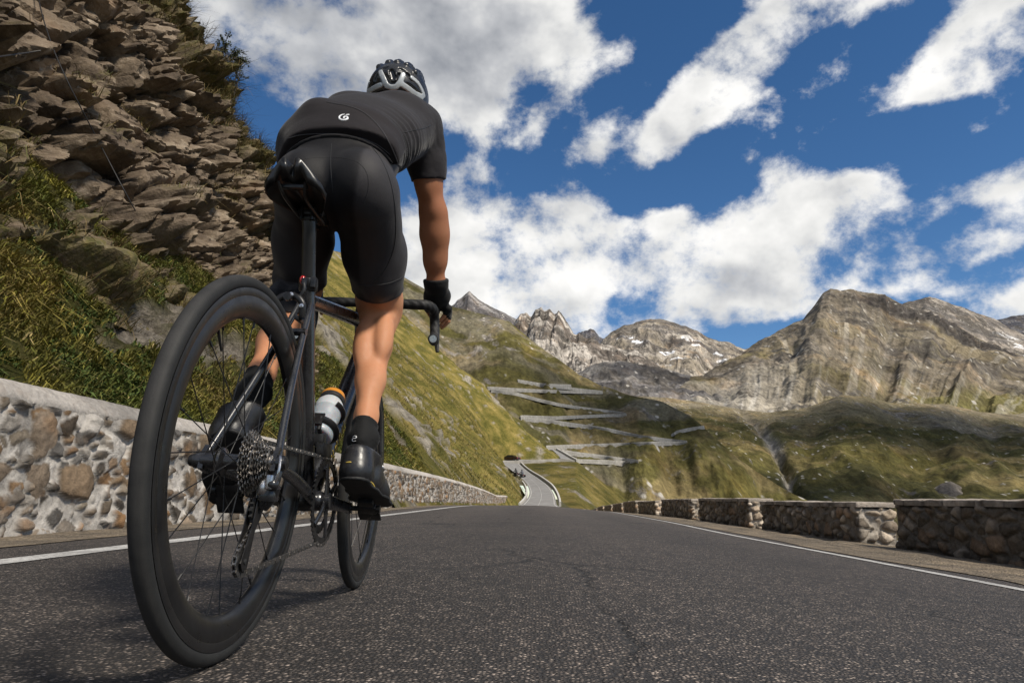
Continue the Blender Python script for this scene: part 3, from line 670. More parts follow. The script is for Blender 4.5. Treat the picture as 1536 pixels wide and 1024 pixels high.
    def lowwall(name, pts, th, hh, mat, lab, cat='wall', group=None, drop=.3):
        pts = np.asarray(pts, float); tn = np.gradient(pts, axis=0); nn_ = np.stack([tn[:, 1], -tn[:, 0], 0 * tn[:, 0]], -1); nn_ /= np.linalg.norm(nn_, axis=1)[:, None]
        pr = [(-th / 2, -drop), (-th / 2, hh - .05), (-th / 2 + .05, hh), (th / 2 - .05, hh), (th / 2, hh - .05), (th / 2, -drop)]
        V = np.concatenate([[p + nn_[i] * a + [0, 0, b] for a, b in pr] for i, p in enumerate(pts)]); o_ = pts.mean(0)
        F = gridF(len(pts), len(pr)).tolist() + [list(range(6)), list(range((len(pts) - 1) * 6, len(pts) * 6))[::-1]]
        ob = obj(name, V - o_, F, mat, sharp=30); ob.location = o_; return tag(ob, lab, cat, group)
    e2 = nR + (nR - nL) / np.linalg.norm(nR - nL, axis=1)[:, None] * .75
    lowwall('kerb_wall', e2[3:88], .30, .36, M_kerb, 'low white wall along the outside of the S-bend')
    e3 = nL - (nR - nL) / np.linalg.norm(nR - nL, axis=1)[:, None] * .6
    lowwall('kerb_wall', e3[2:44], .25, .26, M_kerb, 'low white kerb along the inside of the S-bend, below the grass')
# ------------------------------------------------------------------ far terrain
def mountain_mat(name, s, bump, bd, thr=.86, rcol=((.045, .040, .036), (.15, .135, .118), (.33, .30, .265))):
    def fn(t):
        p = t.map(t.coord('Object'), sc=(1, .38, .6)); c = t.attr('Col'); n = t.noise(p, s, 8, .66); n2 = t.noise(p, s * 5, 6, .7)
        k = t.rng(n, .3, .72, .50, 1.45); c = t.mix(1, c, t.mix(1, (1, 1, 1), k, 'MULTIPLY'), 'MULTIPLY')
        k = t.rng(n2, .3, .72, .62, 1.35); c = t.mix(1, c, t.mix(1, (1, 1, 1), k, 'MULTIPLY'), 'MULTIPLY')
        k = t.rng(t.noise(p, s * 13, 4, .7), .3, .7, .60, 1.40); c = t.mix(1, c, t.mix(1, (1, 1, 1), k, 'MULTIPLY'), 'MULTIPLY')
        oc = t.noise(t.vmath('ADD', p, t.vmath('MULTIPLY', t.noise(p, s * .8, 3, .5, out=1), (12 * bd, 12 * bd, 12 * bd))), s * 1.7, 9, .68); o2 = t.noise(p, s * .35, 4, .6)
        th = t.math('ADD', oc, t.math('MULTIPLY', o2, .55)); rk = t.ramp(n2, list(zip((.3, .52, .72), rcol)))
        c = t.mix(t.rng(th, thr, thr + .05, 0, .88), c, rk)
        dry = t.noise(p, s * 1.1, 7, .66); c = t.mix(t.rng(dry, .54, .68, 0, .5), c, t.mix(1, c, (1.75, 1.45, 1.15), 'MULTIPLY'))
        sp = t.voro(p, s * 4.5); c = t.mix(t.math('MULTIPLY', t.rng(sp, .12, .22, 1, 0), t.rng(n, .47, .57)), c, (.38, .355, .315))
        return {'Base Color': c, 'Normal': t.bump(t.math('ADD', n, t.math('MULTIPLY', n2, .35)), bump, bd)}
    return material(name, fn, rough=1, spec=.08)
M_hill2 = mountain_mat('valley_slope', .045, .9, 4, .865); M_mtn = mountain_mat('mountain_ground', .013, 1.0, 14, .81, ((.030, .027, .025), (.085, .076, .066), (.20, .18, .155)))
def interp_px(L, px):
    L = np.asarray(L, float); o = np.argsort(L[:, 0]); L = L[o]; return np.stack([px, np.interp(px, L[:, 0], L[:, 1]), np.interp(px, L[:, 0], L[:, 2])], -1)
def smooth1(a, k):
    ker = np.hanning(k + 2)[1:-1]; ker /= ker.sum(); return np.convolve(np.pad(a, (k // 2, k // 2), mode='edge'), ker, 'valid')[:len(a)]
def ridge(crest, base, nu, nv, pw=1.0, back=.35, sm=9):
    """a mountain flank: crest and base are (photo x, photo y, metres away); returns P (nu, nv, 3), v in 0..1 is the near side, beyond is the far side"""
    u = np.linspace(0, 1, nu); cp = crest[0][0] + (crest[-1][0] - crest[0][0]) * u; bp = base[0][0] + (base[-1][0] - base[0][0]) * u
    c = interp_px(crest, cp); b = interp_px(base, bp)
    c[:, 2] = smooth1(c[:, 2], sm); b[:, 2] = smooth1(b[:, 2], sm); b[:, 1] = smooth1(b[:, 1], sm)
    C = unp(c[:, 0], c[:, 1], c[:, 2]); B = unp(b[:, 0], b[:, 1], b[:, 2])
    v = np.concatenate([np.linspace(0, 1, nv), 1 + np.linspace(0, back, max(6, nv // 6))[1:]])
    q = np.minimum(v, 1); P = B[:, None] + (C - B)[:, None] * v[None, :, None]
    P[..., 2] = B[:, None, 2] + (C - B)[:, None, 2] * (q ** pw)[None, :] - (C - B)[:, None, 2] * np.maximum(v - 1, 0)[None, :] * 1.1
    return P, np.broadcast_to(v, P.shape[:2]), np.broadcast_to(u[:, None], P.shape[:2])
def colorize(P, cols, wts):
    out = np.zeros(P.shape); tot = np.zeros(P.shape[:2])
    rem = np.ones(P.shape[:2])
    for c, w in reversed(list(zip(cols, wts))):
        out += np.asarray(c) * (w * rem)[..., None]; rem = rem * (1 - w)
    return out
def put(name, P, mat, col, lab):
    c = P.reshape(-1, 3).mean(0); o = obj(name, P.reshape(-1, 3), gridF(P.shape[0], P.shape[1]), mat, attrs={'Col': np.clip(col, .004, .9).reshape(-1, 3)})
    return tag(o, lab, kind='structure')
def slope_of(P):
    n = normals_of(P); return np.abs(n[..., 2])
def streak(u, v, fu, fv, o, s): return fbm(np.stack([u * fu, v * fv, 0 * u], -1), o, s)

GRASS, OLIVE, TAN, DRY, SCREE, ROCK, DARK, SNOW = (.090, .079, .026), (.062, .057, .021), (.23, .18, .085), (.145, .112, .052), (.34, .315, .285), (.20, .175, .15), (.075, .068, .062), (.86, .87, .9)
if want('far'):
    # the big slope with the hairpins
    crest = [(470, 370, 420), (560, 388, 440), (607, 417, 460), (641, 436, 470), (680, 461, 475), (723, 470, 470), (764, 483, 460), (801, 513, 445), (827, 531, 430), (868, 561, 410), (897, 576, 395), (942, 591, 375), (994, 602, 350), (1031, 621, 325), (1060, 645, 300), (1110, 690, 270), (1190, 740, 245), (1300, 790, 225)]
    base = [(520, 690, 218), (700, 720, 218), (850, 735, 214), (950, 775, 205), (1300, 860, 190)]
    P, v, u = ridge(crest, base, 420, 190, 1.08)
    env = np.sin(np.pi * np.clip(v, 0, 1)) ** .6
    d = 6 * streak(u, v, 17, 1.6, 4, 201) + 3.2 * fbm(P * .03, 4, 202) + 1.0 * fbm(P * .11, 4, 203)
    P = P.copy(); P[..., 2] += d * (.12 + .88 * env) * np.where(v > 1, .4, 1); P[..., 1] -= .4 * d * env
    rk = sstep(.30, .5, ridged(P * [.018, .03, .018], 4, 204)) * sstep(.0, .25, fbm(P * .012, 3, 205))
    f = streak(u, v, 30, 2.2, 4, 206); g = fbm(P * .02, 4, 207)
    g2 = fbm(P * [.045, .03, .045], 5, 208); col = colorize(P, [OLIVE, GRASS, DRY, TAN, ROCK], [np.ones_like(v), sstep(-.15, .25, g), sstep(0, .35, g2 + .3 * f) * .75, sstep(.2, .45, g2 + .4 * g) * .5, rk * .35])
    hill2 = P; put('hill', P, M_hill2, col, 'big olive slope carrying the hairpin bends')
    bvh = BVHTree.FromPolygons(P.reshape(-1, 3).tolist(), gridF(P.shape[0], P.shape[1]).tolist())
    cam_p = Vector((0, 0, CH))
    def drape(px, py, bv):
        h = bv.ray_cast(cam_p, Vector(direction(px, py))); return None if h[0] is None else np.array(h[0])
    # lower right foothill
    crest = [(880, 600, 900), (960, 594, 900), (1010, 597, 900), (1080, 608, 880), (1150, 618, 860), (1210, 611, 830), (1262, 592, 820), (1300, 594, 830), (1340, 604, 850), (1420, 606, 880), (1470, 618, 900), (1536, 622, 920), (1700, 640, 950)]
    base = [(850, 800, 330), (1200, 820, 300), (1800, 830, 280)]
    P, v, u = ridge(crest, base, 430, 170, 1.05)
    env = np.sin(np.pi * np.clip(v, 0, 1)) ** .5
    d = 14 * streak(u, v, 7, 2.4, 4, 211) + 4 * ridged(np.stack([u * 12 + v * 3, v * 3.0, 0 * u], -1), 4, 212) + 5 * fbm(P * .02, 4, 213) + 2.6 * fbm(P * .07, 4, 216) + .9 * ridged(P * .16, 3, 229)
    gul = np.exp(-((u - .285 - .10 * (1 - v) - .012 * fbm(P * .02, 3, 218)) / .012) ** 2); d = d - 9 * gul
    P = P.copy(); P[..., 2] += d * (.10 + .90 * env); P[..., 1] -= .3 * d * env
    s = slope_of(P); rk = sstep(.05, .35, ridged(P * [.011, .017, .011], 5, 214)) * sstep(-.05, .2, fbm(P * .007, 3, 215) + .15 * (v - .5)); g = fbm(P * .012, 5, 217)
    f = streak(u, v, 40, 5, 4, 219)
    col = colorize(P, [OLIVE, GRASS, DRY, TAN, ROCK, SCREE], [np.ones_like(v), sstep(-.2, .2, g), sstep(0, .3, fbm(P * .03, 5, 226) + .25 * f) * .7, sstep(.2, .45, fbm(P * .022, 5, 227) + .3 * g) * .5, rk * .6, np.maximum(gul * .8 * sstep(-.3, .2, f), 0 * v)])
    col = lerp(col, np.array([.185, .155, .10]), (sstep(.55, 1.0, v + .35 * g) * .75)[..., None])
    foot = P; put('foothill', P, M_hill2, col, 'rolling dark foothill with a gully on the far side of the valley')
    # small dark crag low on the right
    crest = [(1370, 752, 420), (1392, 738, 420), (1410, 726, 418), (1425, 722, 415), (1440, 730, 415), (1462, 741, 412), (1500, 752, 410), (1540, 762, 405)]
    base = [(1360, 800, 330), (1560, 810, 330)]
    P, v, u = ridge(crest, base, 120, 70); d = 3.2 * ridged(P * .05, 5, 221) + 1.2 * fbm(P * .2, 4, 222); P = P.copy(); P[..., 2] += d * (.5 - .3 * (v > .9)); P[..., 1] -= d * .5
    put('crag', P, M_hill2, colorize(P, [DARK, ROCK, GRASS], [np.ones_like(v), sstep(0, .4, fbm(P * .06, 4, 223)), sstep(.1, .4, fbm(P * .05, 3, 224)) * .7]), 'small dark crag low on the far slope')
    # the big right-hand mountain
    crest = [(1060, 566, 1500), (1090, 548, 1600), (1118, 528, 1700), (1150, 505, 1800), (1185, 492, 1850), (1205, 482, 1850), (1222, 462, 1850), (1234, 446, 1850), (1246, 437, 1850), (1262, 438, 1850), (1275, 436, 1860), (1300, 441, 1880), (1322, 445, 1900), (1342, 453, 1900), (1368, 462, 1900), (1395, 471, 1890), (1430, 487, 1870), (1462, 504, 1850), (1500, 521, 1830), (1536, 536, 1810), (1700, 600, 1750)]
    base = [(900, 640, 800), (1100, 660, 760), (1250, 665, 720), (1450, 680, 760), (1800, 720, 800)]
    P, v, u = ridge(crest, base, 520, 260, 1.28, sm=25)
    env = np.sin(np.pi * np.clip(v * .93, 0, 1)) ** .7
    ph = u * 1.0 + .34 * (1 - v) * np.clip((u - .40) / .26, -1, 1)
    d = 46 * streak(ph, v, 5, 1.6, 3, 231) + 13 * ridged(np.stack([ph * 13, v * 2.2, 0 * u], -1), 4, 232) + 20 * fbm(P * .008, 4, 233) + 7 * fbm(P * .03, 4, 234)
    crag = sstep(.30, .46, u + .04 * fbm(P * .01, 3, 241)) * sstep(.80, .88, v + .07 * fbm(P * .01, 3, 235)) * sstep(1.0, .965, v) * sstep(.86, .74, u)
    P = P.copy(); P[..., 2] += d * (.06 + .94 * env) * np.where(v > 1, .3, 1); P[..., 1] -= .35 * d * env + crag * 20 * ridged(np.stack([u * 90, v * 3, 0 * u], -1), 3, 236)
    P[..., 2] += crag * 4
    s = slope_of(P); g = fbm(P * .006, 5, 237); f = streak(ph, v, 60, 3.0, 4, 238); low = sstep(.75, .2, v + .25 * g)
    rk = np.clip(sstep(.1, .45, ridged(P * [.006, .008, .006], 5, 239)) * sstep(.25, .6, v), 0, 1)
    col = colorize(P, [(.165, .137, .092), (.19, .152, .078), (.110, .100, .036), (.38, .355, .315), (.15, .13, .11), (.055, .049, .045)],
                   [np.ones_like(v), sstep(-.1, .3, g) * .6, sstep(-.05, .3, g + .35 * (u - .5) + .2 * f) * .85 * sstep(.95, .6, v), np.clip(sstep(.10, .4, f) * .34 + .50 * sstep(.36, .16, u + .05 * g) * sstep(.62, .40, v + .2 * f), 0, 1), rk * .6, np.clip(crag * 1.3 + sstep(.48, .7, ridged(P * .009, 4, 240)) * sstep(.35, .6, v) * .7, 0, 1)])
    col = lerp(col, np.array([.105, .094, .036]) * (1 + .5 * g)[..., None], (sstep(.42, .12, v + .25 * f) * sstep(.26, .40, u + .1 * g) * .75)[..., None])
    put('mountain', P, M_mtn, col, 'big rocky mountain with a dark cliff band below its ridge')
    # mountains behind
    def back_mtn(crest, base, nu, nv, seed, amp, cols, lab, pw=1.2, rough=1.0, snow=.0, rz=.006, name='mountain', cragv=.55):
        P, v, u = ridge(crest, base, nu, nv, pw, sm=11); env = np.sin(np.pi * np.clip(v * .95, 0, 1)) ** .7
        d = amp * (.8 * streak(u, v, 8, 2.0, 4, seed) + rough * .42 * ridged(np.stack([u * 17 + .6 * v, v * 3.2, 0 * u], -1), 4, seed + 1)) + amp * .5 * fbm(P * .008, 4, seed + 2) + amp * .42 * rough * ridged(P * [.012, .012, .02], 5, seed + 5)
        P = P.copy(); P[..., 2] += d * (.10 + .9 * env) * np.where(v > 1, .3, 1); P[..., 1] -= .5 * d * env
        g = fbm(P * rz, 5, seed + 3); r_ = ridged(P * [rz * 1.5, rz * 2, rz * 1.1], 5, seed + 4)
        upp = sstep(cragv - .12, cragv + .12, v + .15 * g)
        w = [np.ones_like(v), sstep(-.15, .25, g) * .8, sstep(.05, .4, r_) * upp * .85, sstep(.35, .6, r_ - .3 * g) * upp * .8]
        col = colorize(P, cols, w)
        if snow: col = lerp(col, np.array(SNOW), (sstep(.36, .42, fbm(P * [.010, .01, .02], 3, seed + 6)) * sstep(.25, .4, v) * sstep(.9, .7, v) * snow)[..., None])
        put(name, P, M_mtn, col, lab); return P
    back_mtn([(600, 540, 3000), (650, 490, 3000), (672, 466, 3000), (688, 449, 3000), (704, 437, 3000), (718, 449, 3000), (735, 460, 3000), (760, 473, 3050), (785, 486, 3050), (840, 520, 3000), (900, 560, 2900)], [(560, 600, 1500), (900, 640, 1400)], 260, 110, 301, 26,
             [(.20, .19, .185), (.27, .25, .235), (.13, .12, .12), (.08, .075, .075)], 'grey pyramid shaped peak at the head of the valley')
    back_mtn([(755, 520, 2600), (770, 487, 2600), (781, 471, 2600), (790, 470, 2600), (797, 478, 2600), (803, 465, 2600), (812, 462, 2600), (817, 466, 2600), (824, 463, 2600), (833, 474, 2590), (838, 468, 2580), (846, 476, 2570), (853, 488, 2560), (860, 502, 2550), (880, 510, 2500), (910, 520, 2480), (955, 528, 2450), (1000, 560, 2400)], [(700, 600, 1300), (1020, 610, 1300)], 300, 150, 311, 30,
             [(.35, .32, .285), (.29, .265, .24), (.16, .132, .11), (.08, .07, .062)], 'jagged rock tower above a pale scree fan', rough=1.35, cragv=.62)
    back_mtn([(860, 506, 4600), (868, 499, 4600), (878, 496, 4600), (886, 493, 4600), (893, 496, 4600), (899, 506, 4600), (915, 512, 4600)], [(840, 560, 3200), (940, 560, 3200)], 90, 50, 321, 20,
             [(.10, .10, .115), (.12, .12, .13), (.07, .07, .08), (.05, .05, .06)], 'small dark distant summit between the pale mountains')
    back_mtn([(880, 540, 3400), (905, 510, 3400), (922, 497, 3400), (936, 489, 3400), (955, 483, 3400), (975, 479, 3400), (990, 481, 3400), (1012, 485, 3400), (1038, 494, 3400), (1062, 506, 3400), (1078, 512, 3400), (1095, 513, 3400), (1104, 520, 3400), (1118, 524, 3400), (1150, 512, 3350), (1200, 500, 3300)], [(840, 600, 1700), (1200, 620, 1700)], 330, 150, 331, 34,
             [(.30, .268, .228), (.24, .205, .155), (.17, .15, .128), (.095, .087, .083)], 'broad pale mountain with snow patches at the head of the valley', snow=1, rough=.9)
    back_mtn([(1290, 480, 3600), (1340, 462, 3600), (1362, 453, 3600), (1378, 449, 3600), (1395, 446, 3600), (1412, 450, 3600), (1440, 461, 3600), (1470, 473, 3600), (1490, 479, 3600), (1530, 500, 3550), (1620, 540, 3500)], [(1270, 560, 2300), (1640, 580, 2300)], 200, 80, 341, 24,
             [(.24, .21, .18), (.28, .255, .225), (.17, .15, .13), (.10, .093, .09)], 'brown grey ridge rising behind the big mountain', snow=.6)
    back_mtn([(1440, 500, 4300), (1475, 486, 4300), (1500, 478, 4300), (1520, 474, 4300), (1545, 473, 4300), (1600, 480, 4300), (1700, 510, 4300)], [(1440, 560, 3000), (1720, 560, 3000)], 130, 60, 351, 26,
             [(.085, .085, .095), (.12, .12, .13), (.06, .06, .07), (.04, .04, .05)], 'dark slate mountain at the right edge')
    back_mtn([(835, 580, 1500), (858, 564, 1500), (880, 553, 1500), (905, 545, 1500), (930, 542, 1500), (955, 546, 1490), (985, 551, 1480), (1010, 557, 1470), (1040, 565, 1450), (1065, 574, 1430), (1090, 588, 1400)], [(800, 640, 1000), (1120, 640, 1000)], 200, 90, 361, 16,
             [(.15, .14, .135), (.20, .185, .165), (.09, .085, .085), (.06, .056, .055)], 'dark rounded rock mound below the scree fans', pw=.8, name='hill', cragv=.3, rough=.6)
    # valley floor sheet out to the horizon
    rr_ = np.concatenate([[0], np.geomspace(250, 22000, 26)]); th = np.linspace(0, 2 * np.pi, 96, endpoint=False)
    A, B = np.meshgrid(th, rr_, indexing='ij'); Q = np.stack([B * np.sin(A), B * np.cos(A), -70 + 12 * fbm(np.stack([B * np.sin(A) * .002, B * np.cos(A) * .002, 0 * A], -1), 3, 9)], -1)
    put_c = np.broadcast_to(np.array(OLIVE), Q.shape)
    tag(obj('valley_floor', Q.reshape(-1, 3), gridF(len(th), len(rr_), True), M_hill2, attrs={'Col': put_c.reshape(-1, 3)}), 'dark grassy valley floor', kind='structure')

    # ---- hairpin road on the big slope: each leg is a road shelf on its retaining wall
    M_shelf = material('pale_road_wall', lambda t: {'Base Color': t.ramp(t.noise(t.coord('Object'), .7, 6, .7), [(.3, (.19, .178, .158)), (.55, (.29, .275, .248)), (.75, (.39, .37, .335))])}, rough=.95, spec=.1)
    def leg(pts, wall, width=4.6, surf=hill2, bv=None, par=.5):
        bv = bv or bvh; q = []
        pl = np.array(pts, float); sg = np.concatenate([[0], np.cumsum(np.linalg.norm(np.diff(pl, axis=0), axis=1))]); n = max(8, int(sg[-1] / 2.2)); tt = np.interp(np.linspace(0, sg[-1], n), sg, np.arange(len(pl)))
        X = np.interp(tt, range(len(pl)), pl[:, 0]); Y = np.interp(tt, range(len(pl)), pl[:, 1])
        for a, b in zip(X, Y):
            h = drape(a, b, bv)
            if h is not None: q.append(h)
        if len(q) < 3: return None
        q = np.array(q)
        for c_ in range(3): q[:, c_] = smooth1(q[:, c_], 11)
        out = np.array([.25, -.97, 0]) # downhill
        hw = .65 * np.interp(np.linspace(0, 1, len(q)), np.linspace(0, 1, len(wall)), wall)
        lo = q + out * 1.2; sec = []
        for p, hh in zip(q, hw): sec.append([p + out * 2.6 + [0, 0, -.55 * hh - .8], p + out * 2.2 + [0, 0, .25 - .40 * hh], p + out * 2.1 + [0, 0, par + .1], p + out * 1.8 + [0, 0, par + .1], p + out * 1.8 + [0, 0, .2], p - out * width, p - out * (width + .5) + [0, 0, .35 + .1 * hh]])
        sec = np.array(sec); return sec
    LEGS = [([(773, 571), (790, 574), (812, 577.5), (835, 578.6), (857, 579)], [.6, 1.8, 2.6, 3.2, 1.0]),
            ([(812, 579.5), (840, 581.5), (870, 585), (899, 588), (906, 588.8), (899, 589.3), (864, 588.6), (794, 586), (728, 582.3)], [1.2, .6, .5, .5, .4, .6, 1.0, 1.2, 1.2]),
            ([(733, 585.5), (770, 590), (805, 600), (840, 608), (880, 613.5), (920, 618.5), (938, 621.5), (941, 622.8), (935, 623.4), (911, 623.2), (864, 625.4), (831, 627), (790, 625.6), (777, 625.2), (775, 626.3), (780, 628), (817, 631), (860, 637), (906, 643.5), (958, 655), (1006, 661.3), (1027, 663), (1031, 664), (1024, 664.6), (993, 664.3), (922, 667), (876, 668.6), (850, 669.5), (815, 671)],
             [1.2, 1, .8, .6, .5, .4, .4, .4, .4, .5, .6, .8, 1.2, 1.6, 1.8, 2, 1.4, 1, .8, .6, .6, .8, 1.2, 1.2, .7, 1, 1.3, 1, .8]),
            ([(1057, 640), (1033, 643.5), (1012, 648), (1006, 650), (1007, 653), (1010, 656)], [.6, .8, .5, .5, .4, .3]),
            ([(838, 676), (860, 680), (894, 684), (930, 689), (950, 691.5), (958, 693.5), (950, 694.5), (930, 693.6), (911, 692.6), (864, 691), (845, 691.3)], [.8, 1, 1.2, 1.8, 2.6, 3, 2.4, .8, .6, .4, .4]),
            ([(898, 573), (914, 568), (925, 566)], [.1, .1, .1])]
    names = ['topmost hairpin leg with a pale wall under it', 'upper hairpin with its long level leg', 'long zigzag of road through the middle hairpins', 'turn of the road above the right hairpin', 'bottom hairpin on its retaining wall', 'faint track on the brow']
    for (pts, wall), lab in zip(LEGS, names):
        S_ = leg(pts, wall)
        if S_ is None: print('leg missed', lab); continue
        tag(obj('road', S_.reshape(-1, 3), gridF(S_.shape[0], S_.shape[1])[:, ::-1], M_shelf, smooth=False), lab, kind='structure')
    # scree scars
    # ---- upper road above the S-bend: bay behind the grass, retaining wall in front
    if want('hill'):
        top = [unp(741, 692, 163), unp(746, 687.5, 168), unp(756, 686, 171), unp(775, 686.5, 172), unp(800, 689, 172), unp(822, 689.5, 172), unp(842, 689.5, 174), unp(862, 692, 178)]
        top = spline(top, 50); frt = spline([unp(741, 695, 160), unp(750, 694, 161), unp(770, 693.5, 162), unp(800, 692.5, 163), (unp(822, 691.5, 164)), unp(842, 690.5, 165), unp(862, 693.2, 165)], 50)
        V, F = ribbon(frt, top, 0, 1, 0); tag(obj('road', V, F, M_fasph), 'upper road turning back above the S-bend', kind='structure')
        lowwall('retaining_wall', frt[2:] + [0, -.2, 0], .5, .45, M_shelf, 'grey retaining wall holding the upper road above the S-bend', drop=2.4)
        lowwall('retaining_wall', spline([unp(746, 687.5, 168.5), unp(753, 685.5, 172), unp(775, 685.8, 173), unp(801, 688.2, 173)], 30), .5, 1.15, M_shelf, 'pale curved wall behind the parked dark car')
        rampL = spline([unp(842, 689.5, 172), unp(838, 684, 181), unp(832, 678, 190), unp(826, 673, 200)], 20); rampR = spline([unp(863, 692, 172), unp(852, 686, 181), unp(842, 680, 190), unp(833, 675, 200)], 20)
        V, F = ribbon(rampL, rampR, 0, 1, .1); tag(obj('road', V, F[:, ::-1], M_fasph), 'pale ramp climbing left from the end of the upper road', kind='structure')
        lowwall('kerb_wall', rampR + [.4, 0, 0], .4, .6, M_kerb, 'white wall along the right side of the climbing ramp', drop=2)
# ------------------------------------------------------------------ road bicycle (local axes: x right, y forward from the rear axle, z up)
BX, BY, LEAN = -.5329, 1.2746, .0231 + .0130
_c, _s = math.cos(BIKE_TURN), math.sin(BIKE_TURN)
BLOC = np.array([BX * _c - BY * _s, BX * _s + BY * _c, 0.0])
WB = 1.0; RW = .326; RT = .0142; AX = .34
BB = np.array([0, .405, .27]); SEAT = np.array([0, .232, .915]); CLUST = np.array([0, .279, .74])
HT0 = np.array([0, WB - .155, .685]); HT1 = np.array([0, WB - .200, .828]); STEER = (HT1 - HT0) / np.linalg.norm(HT1 - HT0)
CRANK = rad(84)
PR = np.array([0, BB[1] + .1725 * math.sin(CRANK), BB[2] - .1725 * math.cos(CRANK)]); PL = 2 * BB - PR
def bike_w(p):
    """bicycle point -> the rider's frame (same axes turned with the bicycle, origin at its rear contact point)"""
    p = np.asarray(p, float); c, s = math.cos(LEAN), math.sin(LEAN)
    return np.stack([p[..., 0] * c + p[..., 2] * s, p[..., 1], -p[..., 0] * s + p[..., 2] * c], -1)
def carbonmat(t):
    p = t.coord('Object'); n = t.noise(p, 35, 4, .6); f = t.noise(p, 320, 2)
    return {'Base Color': t.mix(t.rng(n, .3, .7), (.009, .009, .010), (.016, .016, .018)), 'Roughness': t.rng(n, .3, .7, .20, .38), 'Normal': t.bump(f, .05, .0006)}
M_carbon = material('gloss_black_carbon', carbonmat, spec=.55, **{'Coat Weight': .35, 'Coat Roughness': .12})
M_satin = material('satin_black_carbon', lambda t: {'Base Color': t.mix(t.rng(t.noise(t.coord('Object'), 14, 5, .65), .35, .7), (.006, .006, .0065), (.015, .0145, .0145)), 'Roughness': t.rng(t.noise(t.coord('Object'), 40, 4), .3, .7, .26, .42)}, spec=.5)
def tyremat(t):
    p = t.coord('Object'); n = t.noise(p, 18, 6, .7); f = t.noise(p, 380, 3, .6)
    q = t.sep(p); rr = t.math('SQRT', t.math('ADD', t.math('POWER', q[1], 2), t.math('POWER', q[2], 2)))
    dust = t.math('MULTIPLY', t.rng(rr, .330, .340), t.rng(n, .3, .7, .25, 1))
    c = t.mix(dust, t.mix(t.rng(n, .35, .7), (.011, .011, .011), (.020, .020, .019)), (.036, .034, .032))
    return {'Base Color': c, 'Normal': t.bump(f, .35, .0012), 'Roughness': .72}
M_tyre = material('tyre_rubber', tyremat, spec=.35)
M_rubber = material('black_rubber', lambda t: {'Base Color': t.mix(t.rng(t.noise(t.coord('Object'), 30, 4), .35, .7), (.012, .012, .012), (.026, .025, .025)), 'Normal': t.bump(t.noise(t.coord('Object'), 500, 2), .2, .001)}, rough=.62, spec=.35)
def tapemat(t):
    p = t.coord('Object'); w = t.node('ShaderNodeTexWave', wave_type='BANDS', bands_direction='DIAGONAL'); t.put(w.inputs['Vector'], p); w.inputs['Scale'].default_value = 20; w.inputs['Distortion'].default_value = .4
    return {'Base Color': t.mix(w.outputs[1], (.010, .010, .010), (.022, .021, .021)), 'Normal': t.bump(t.math('ADD', w.outputs[1], t.noise(p, 300, 2)), .5, .0025)}
M_tape = material('bar_tape', tapemat, rough=.6, spec=.35)
def steelmat(t):
    p = t.coord('Object'); n = t.noise(p, 90, 5, .7)
    return {'Base Color': t.mix(t.rng(n, .35, .68), (.42, .40, .38), (.07, .06, .05)), 'Roughness': t.rng(n, .3, .7, .25, .55)}
M_steel = material('oily_steel', steelmat, metal=1)
M_dark = material('anodised_black', lambda t: {'Base Color': t.mix(t.rng(t.noise(t.coord('Object'), 60, 4), .35, .7), (.014, .014, .015), (.035, .034, .034)), 'Roughness': t.rng(t.noise(t.coord('Object'), 45, 4), .3, .7, .25, .5)}, metal=.5, spec=.5)
M_alloy = material('polished_alloy', lambda t: {'Roughness': t.rng(t.noise(t.coord('Object'), 50, 4), .3, .7, .18, .4)}, color=(.55, .55, .56), metal=1)
M_yellow = material('yellow_lettering', color=(.55, .40, .08), rough=.4)
M_white = material('reflective_print', color=(.75, .75, .76), rough=.5)
M_red = material('red_lens', color=(.35, .010, .012), rough=.15, **{'Coat Weight': .6})

def circ(r, n, ph=0): a = np.linspace(0, 2 * np.pi, n, endpoint=False) + ph; return np.stack([r * np.cos(a), r * np.sin(a)], -1)
def gear(N, rp, h, ph=0):
    k = 4; a = np.linspace(0, 2 * np.pi, N * k, endpoint=False) + ph; prof = np.tile([rp - h, rp + h * .75, rp + h * .75, rp - h], N)
    return np.stack([prof * np.cos(a), prof * np.sin(a)], -1)
def annulus(mb, outer, ri, x0, x1, c):
    """toothed ring in the y-z plane about c, from x0 to x1"""
    n = len(outer); a = np.arctan2(outer[:, 1], outer[:, 0]); inner = np.stack([ri * np.cos(a), ri * np.sin(a)], -1)
    def ring(q, x): return np.stack([np.full(n, x), q[:, 0], q[:, 1]], -1) + c * np.array([0, 1, 1])
    V = np.concatenate([ring(outer, x0), ring(outer, x1), ring(inner, x1), ring(inner, x0)]); F = []
    for g in range(4):
        for i in range(n):
            j = (i + 1) % n; g2 = (g + 1) % 4; F.append([g * n + i, g * n + j, g2 * n + j, g2 * n + i])
    mb.add(V, F)
